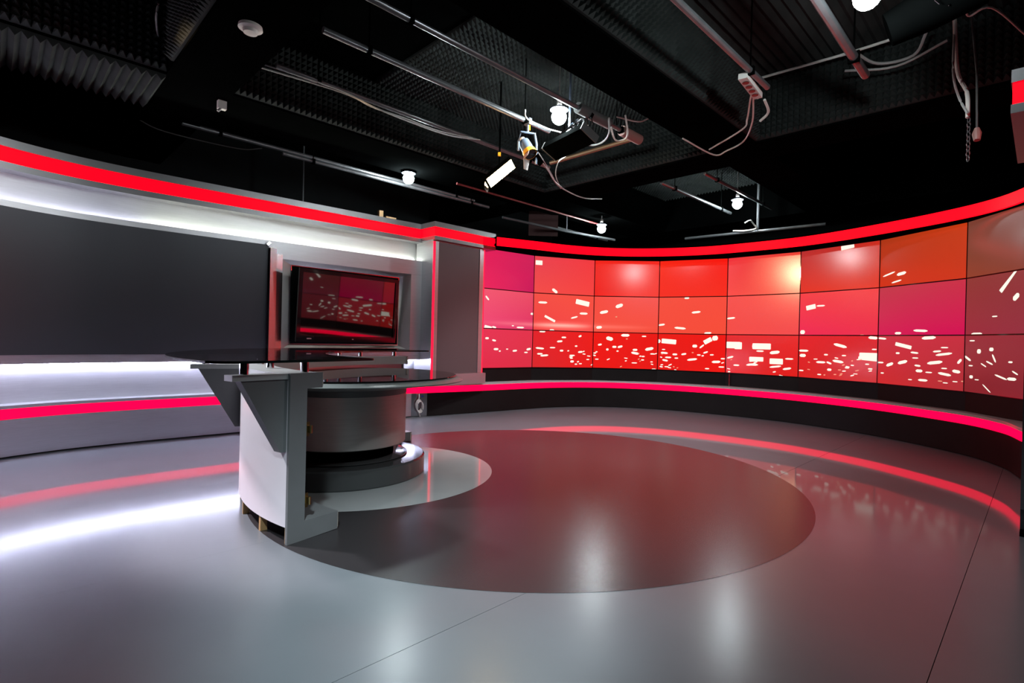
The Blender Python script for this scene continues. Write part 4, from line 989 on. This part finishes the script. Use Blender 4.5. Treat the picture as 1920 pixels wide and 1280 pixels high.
cable([(0.74, 5.11, 3.24), (0.96, 5.16, 3.22), (1.07, 5.1, 3.24), (1.3, 5.0, 3.3)], 0.008, 'pale cable running right from the thick sleeve', 'cable_white')
cable([(1.82, 4.45, 3.15), (1.80, 4.51, 3.2), (1.96, 5.0, 3.2), (1.97, 5.15, 3.16), (1.84, 5.72, 3.17)], 0.008, 'pale cord from the power strip across the beam corner', 'cable_white')
cable([(1.84, 4.47, 3.15), (1.83, 4.54, 3.2), (2.03, 5.05, 3.2), (2.11, 5.45, 3.17), (2.01, 5.66, 3.14), (1.91, 5.79, 3.14), (1.47, 5.43, 3.17)], 0.008, 'drooping cord from the power strip under the beam', 'cable_white')
cable([(1.95, 4.6, 3.2), (2.05, 4.75, 3.16), (2.02, 4.85, 3.12)], 0.012, 'frayed pale cord end right of the power strip', 'cable_white')
mb = MB(); mb.tube([(2.16, 5.22, 3.7), (2.70, 4.78, 3.7)], 0.012, 8); mb.tube([(2.78, 4.71, 3.7), (3.13, 4.37, 3.7)], 0.012, 8); mb.tube([(2.70, 4.78, 3.7), (2.78, 4.71, 3.7)], 0.014, 8)
tag(build('white_conduit', mb, M['white_plastic']), 'straight white conduit along the top of the foam beam', 'conduit')
cable([(2.69, 4.56, 3.62), (2.94, 4.62, 3.55), (3.15, 4.48, 3.55), (3.13, 4.30, 3.65)], 0.012, 'thick slack cable below the white conduit')
cable([(2.70, 4.70, 3.52), (3.0, 4.47, 3.45), (3.22, 4.2, 3.52)], 0.010, 'second slack cable below the white conduit')
cable([(3.04, 3.9, 3.4), (2.91, 3.73, 3.0), (2.97, 3.75, 2.85), (2.96, 3.66, 2.7)], 0.008, 'thin hanging cable beside the rope at the right')
rp = thing('hanging_rope', 'pale rope ending in a chain beside the right pillar', 'rope', (3.0, 3.7, 2.4))
mb = MB(); mb.tube(spline([(3.04, 3.9, 3.5), (3.04, 3.86, 3.1), (3.04, 3.77, 2.9), (3.01, 3.72, 2.7)], 6), 0.013, 8); build('rope', mb, M['cable_white'], rp)
for k in range(9):
    z = 2.68 - 0.034 * k; mb = MB(); d_ = V((1, 0, 0)) if k % 2 else V((0, 1, 0))
    c_ = V((3.01, 3.71, z)); mb.tube([c_ + d_ * 0.012 * math.cos(a * PI / 4) + ZU * 0.022 * math.sin(a * PI / 4) for a in range(9)], 0.0035, 5); build('chain_link', mb, M['pipe'], rp)
hk = thing('hanging_plug', 'pinkish plug on a dark cord beside the chain', 'plug', (3.06, 3.68, 2.5))
mb = MB(); mb.tube([(3.06, 3.7, 2.62), (3.05, 3.7, 3.0), (3.08, 3.8, 3.5)], 0.007, 6); build('cord', mb, M['cable_dark'], hk)
mb = MB(); mb.tube([(3.06, 3.7, 2.62), (3.06, 3.7, 2.58), (3.055, 3.69, 2.53)], [0.014, 0.028, 0.02], 10); build('plug', mb, M['rust'], hk)
cable([(2.8, 3.50, 3.32), (2.86, 3.54, 3.3), (2.93, 3.45, 3.3), (3.39, 3.72, 3.3), (3.8, 4.0, 3.34)], 0.007, 'pale cable sloping down above the right pillar', 'cable_white')
cable([(-2.98, 4.1, 3.6), (-3.03, 4.15, 3.5), (-3.2, 4.45, 3.46), (-3.36, 4.9, 3.5)], 0.008, 'thin cable hanging by the left beam crossing')
cable([(-4.1, 5.35, 3.22), (-3.9, 5.5, 3.14), (-3.4, 5.95, 3.14), (-3.2, 6.1, 3.2)], 0.006, 'dim sagging cable at the far end of the left beam', 'cable_dark')
cable([(3.2, 8.15, 2.95), (3.3, 8.2, 3.0), (3.38, 8.25, 2.95), (3.43, 8.28, 2.9), (3.3, 8.38, 2.88), (3.15, 8.5, 2.9)], 0.012, 'bundled pale cable on the rail above the screens', 'cable_white')
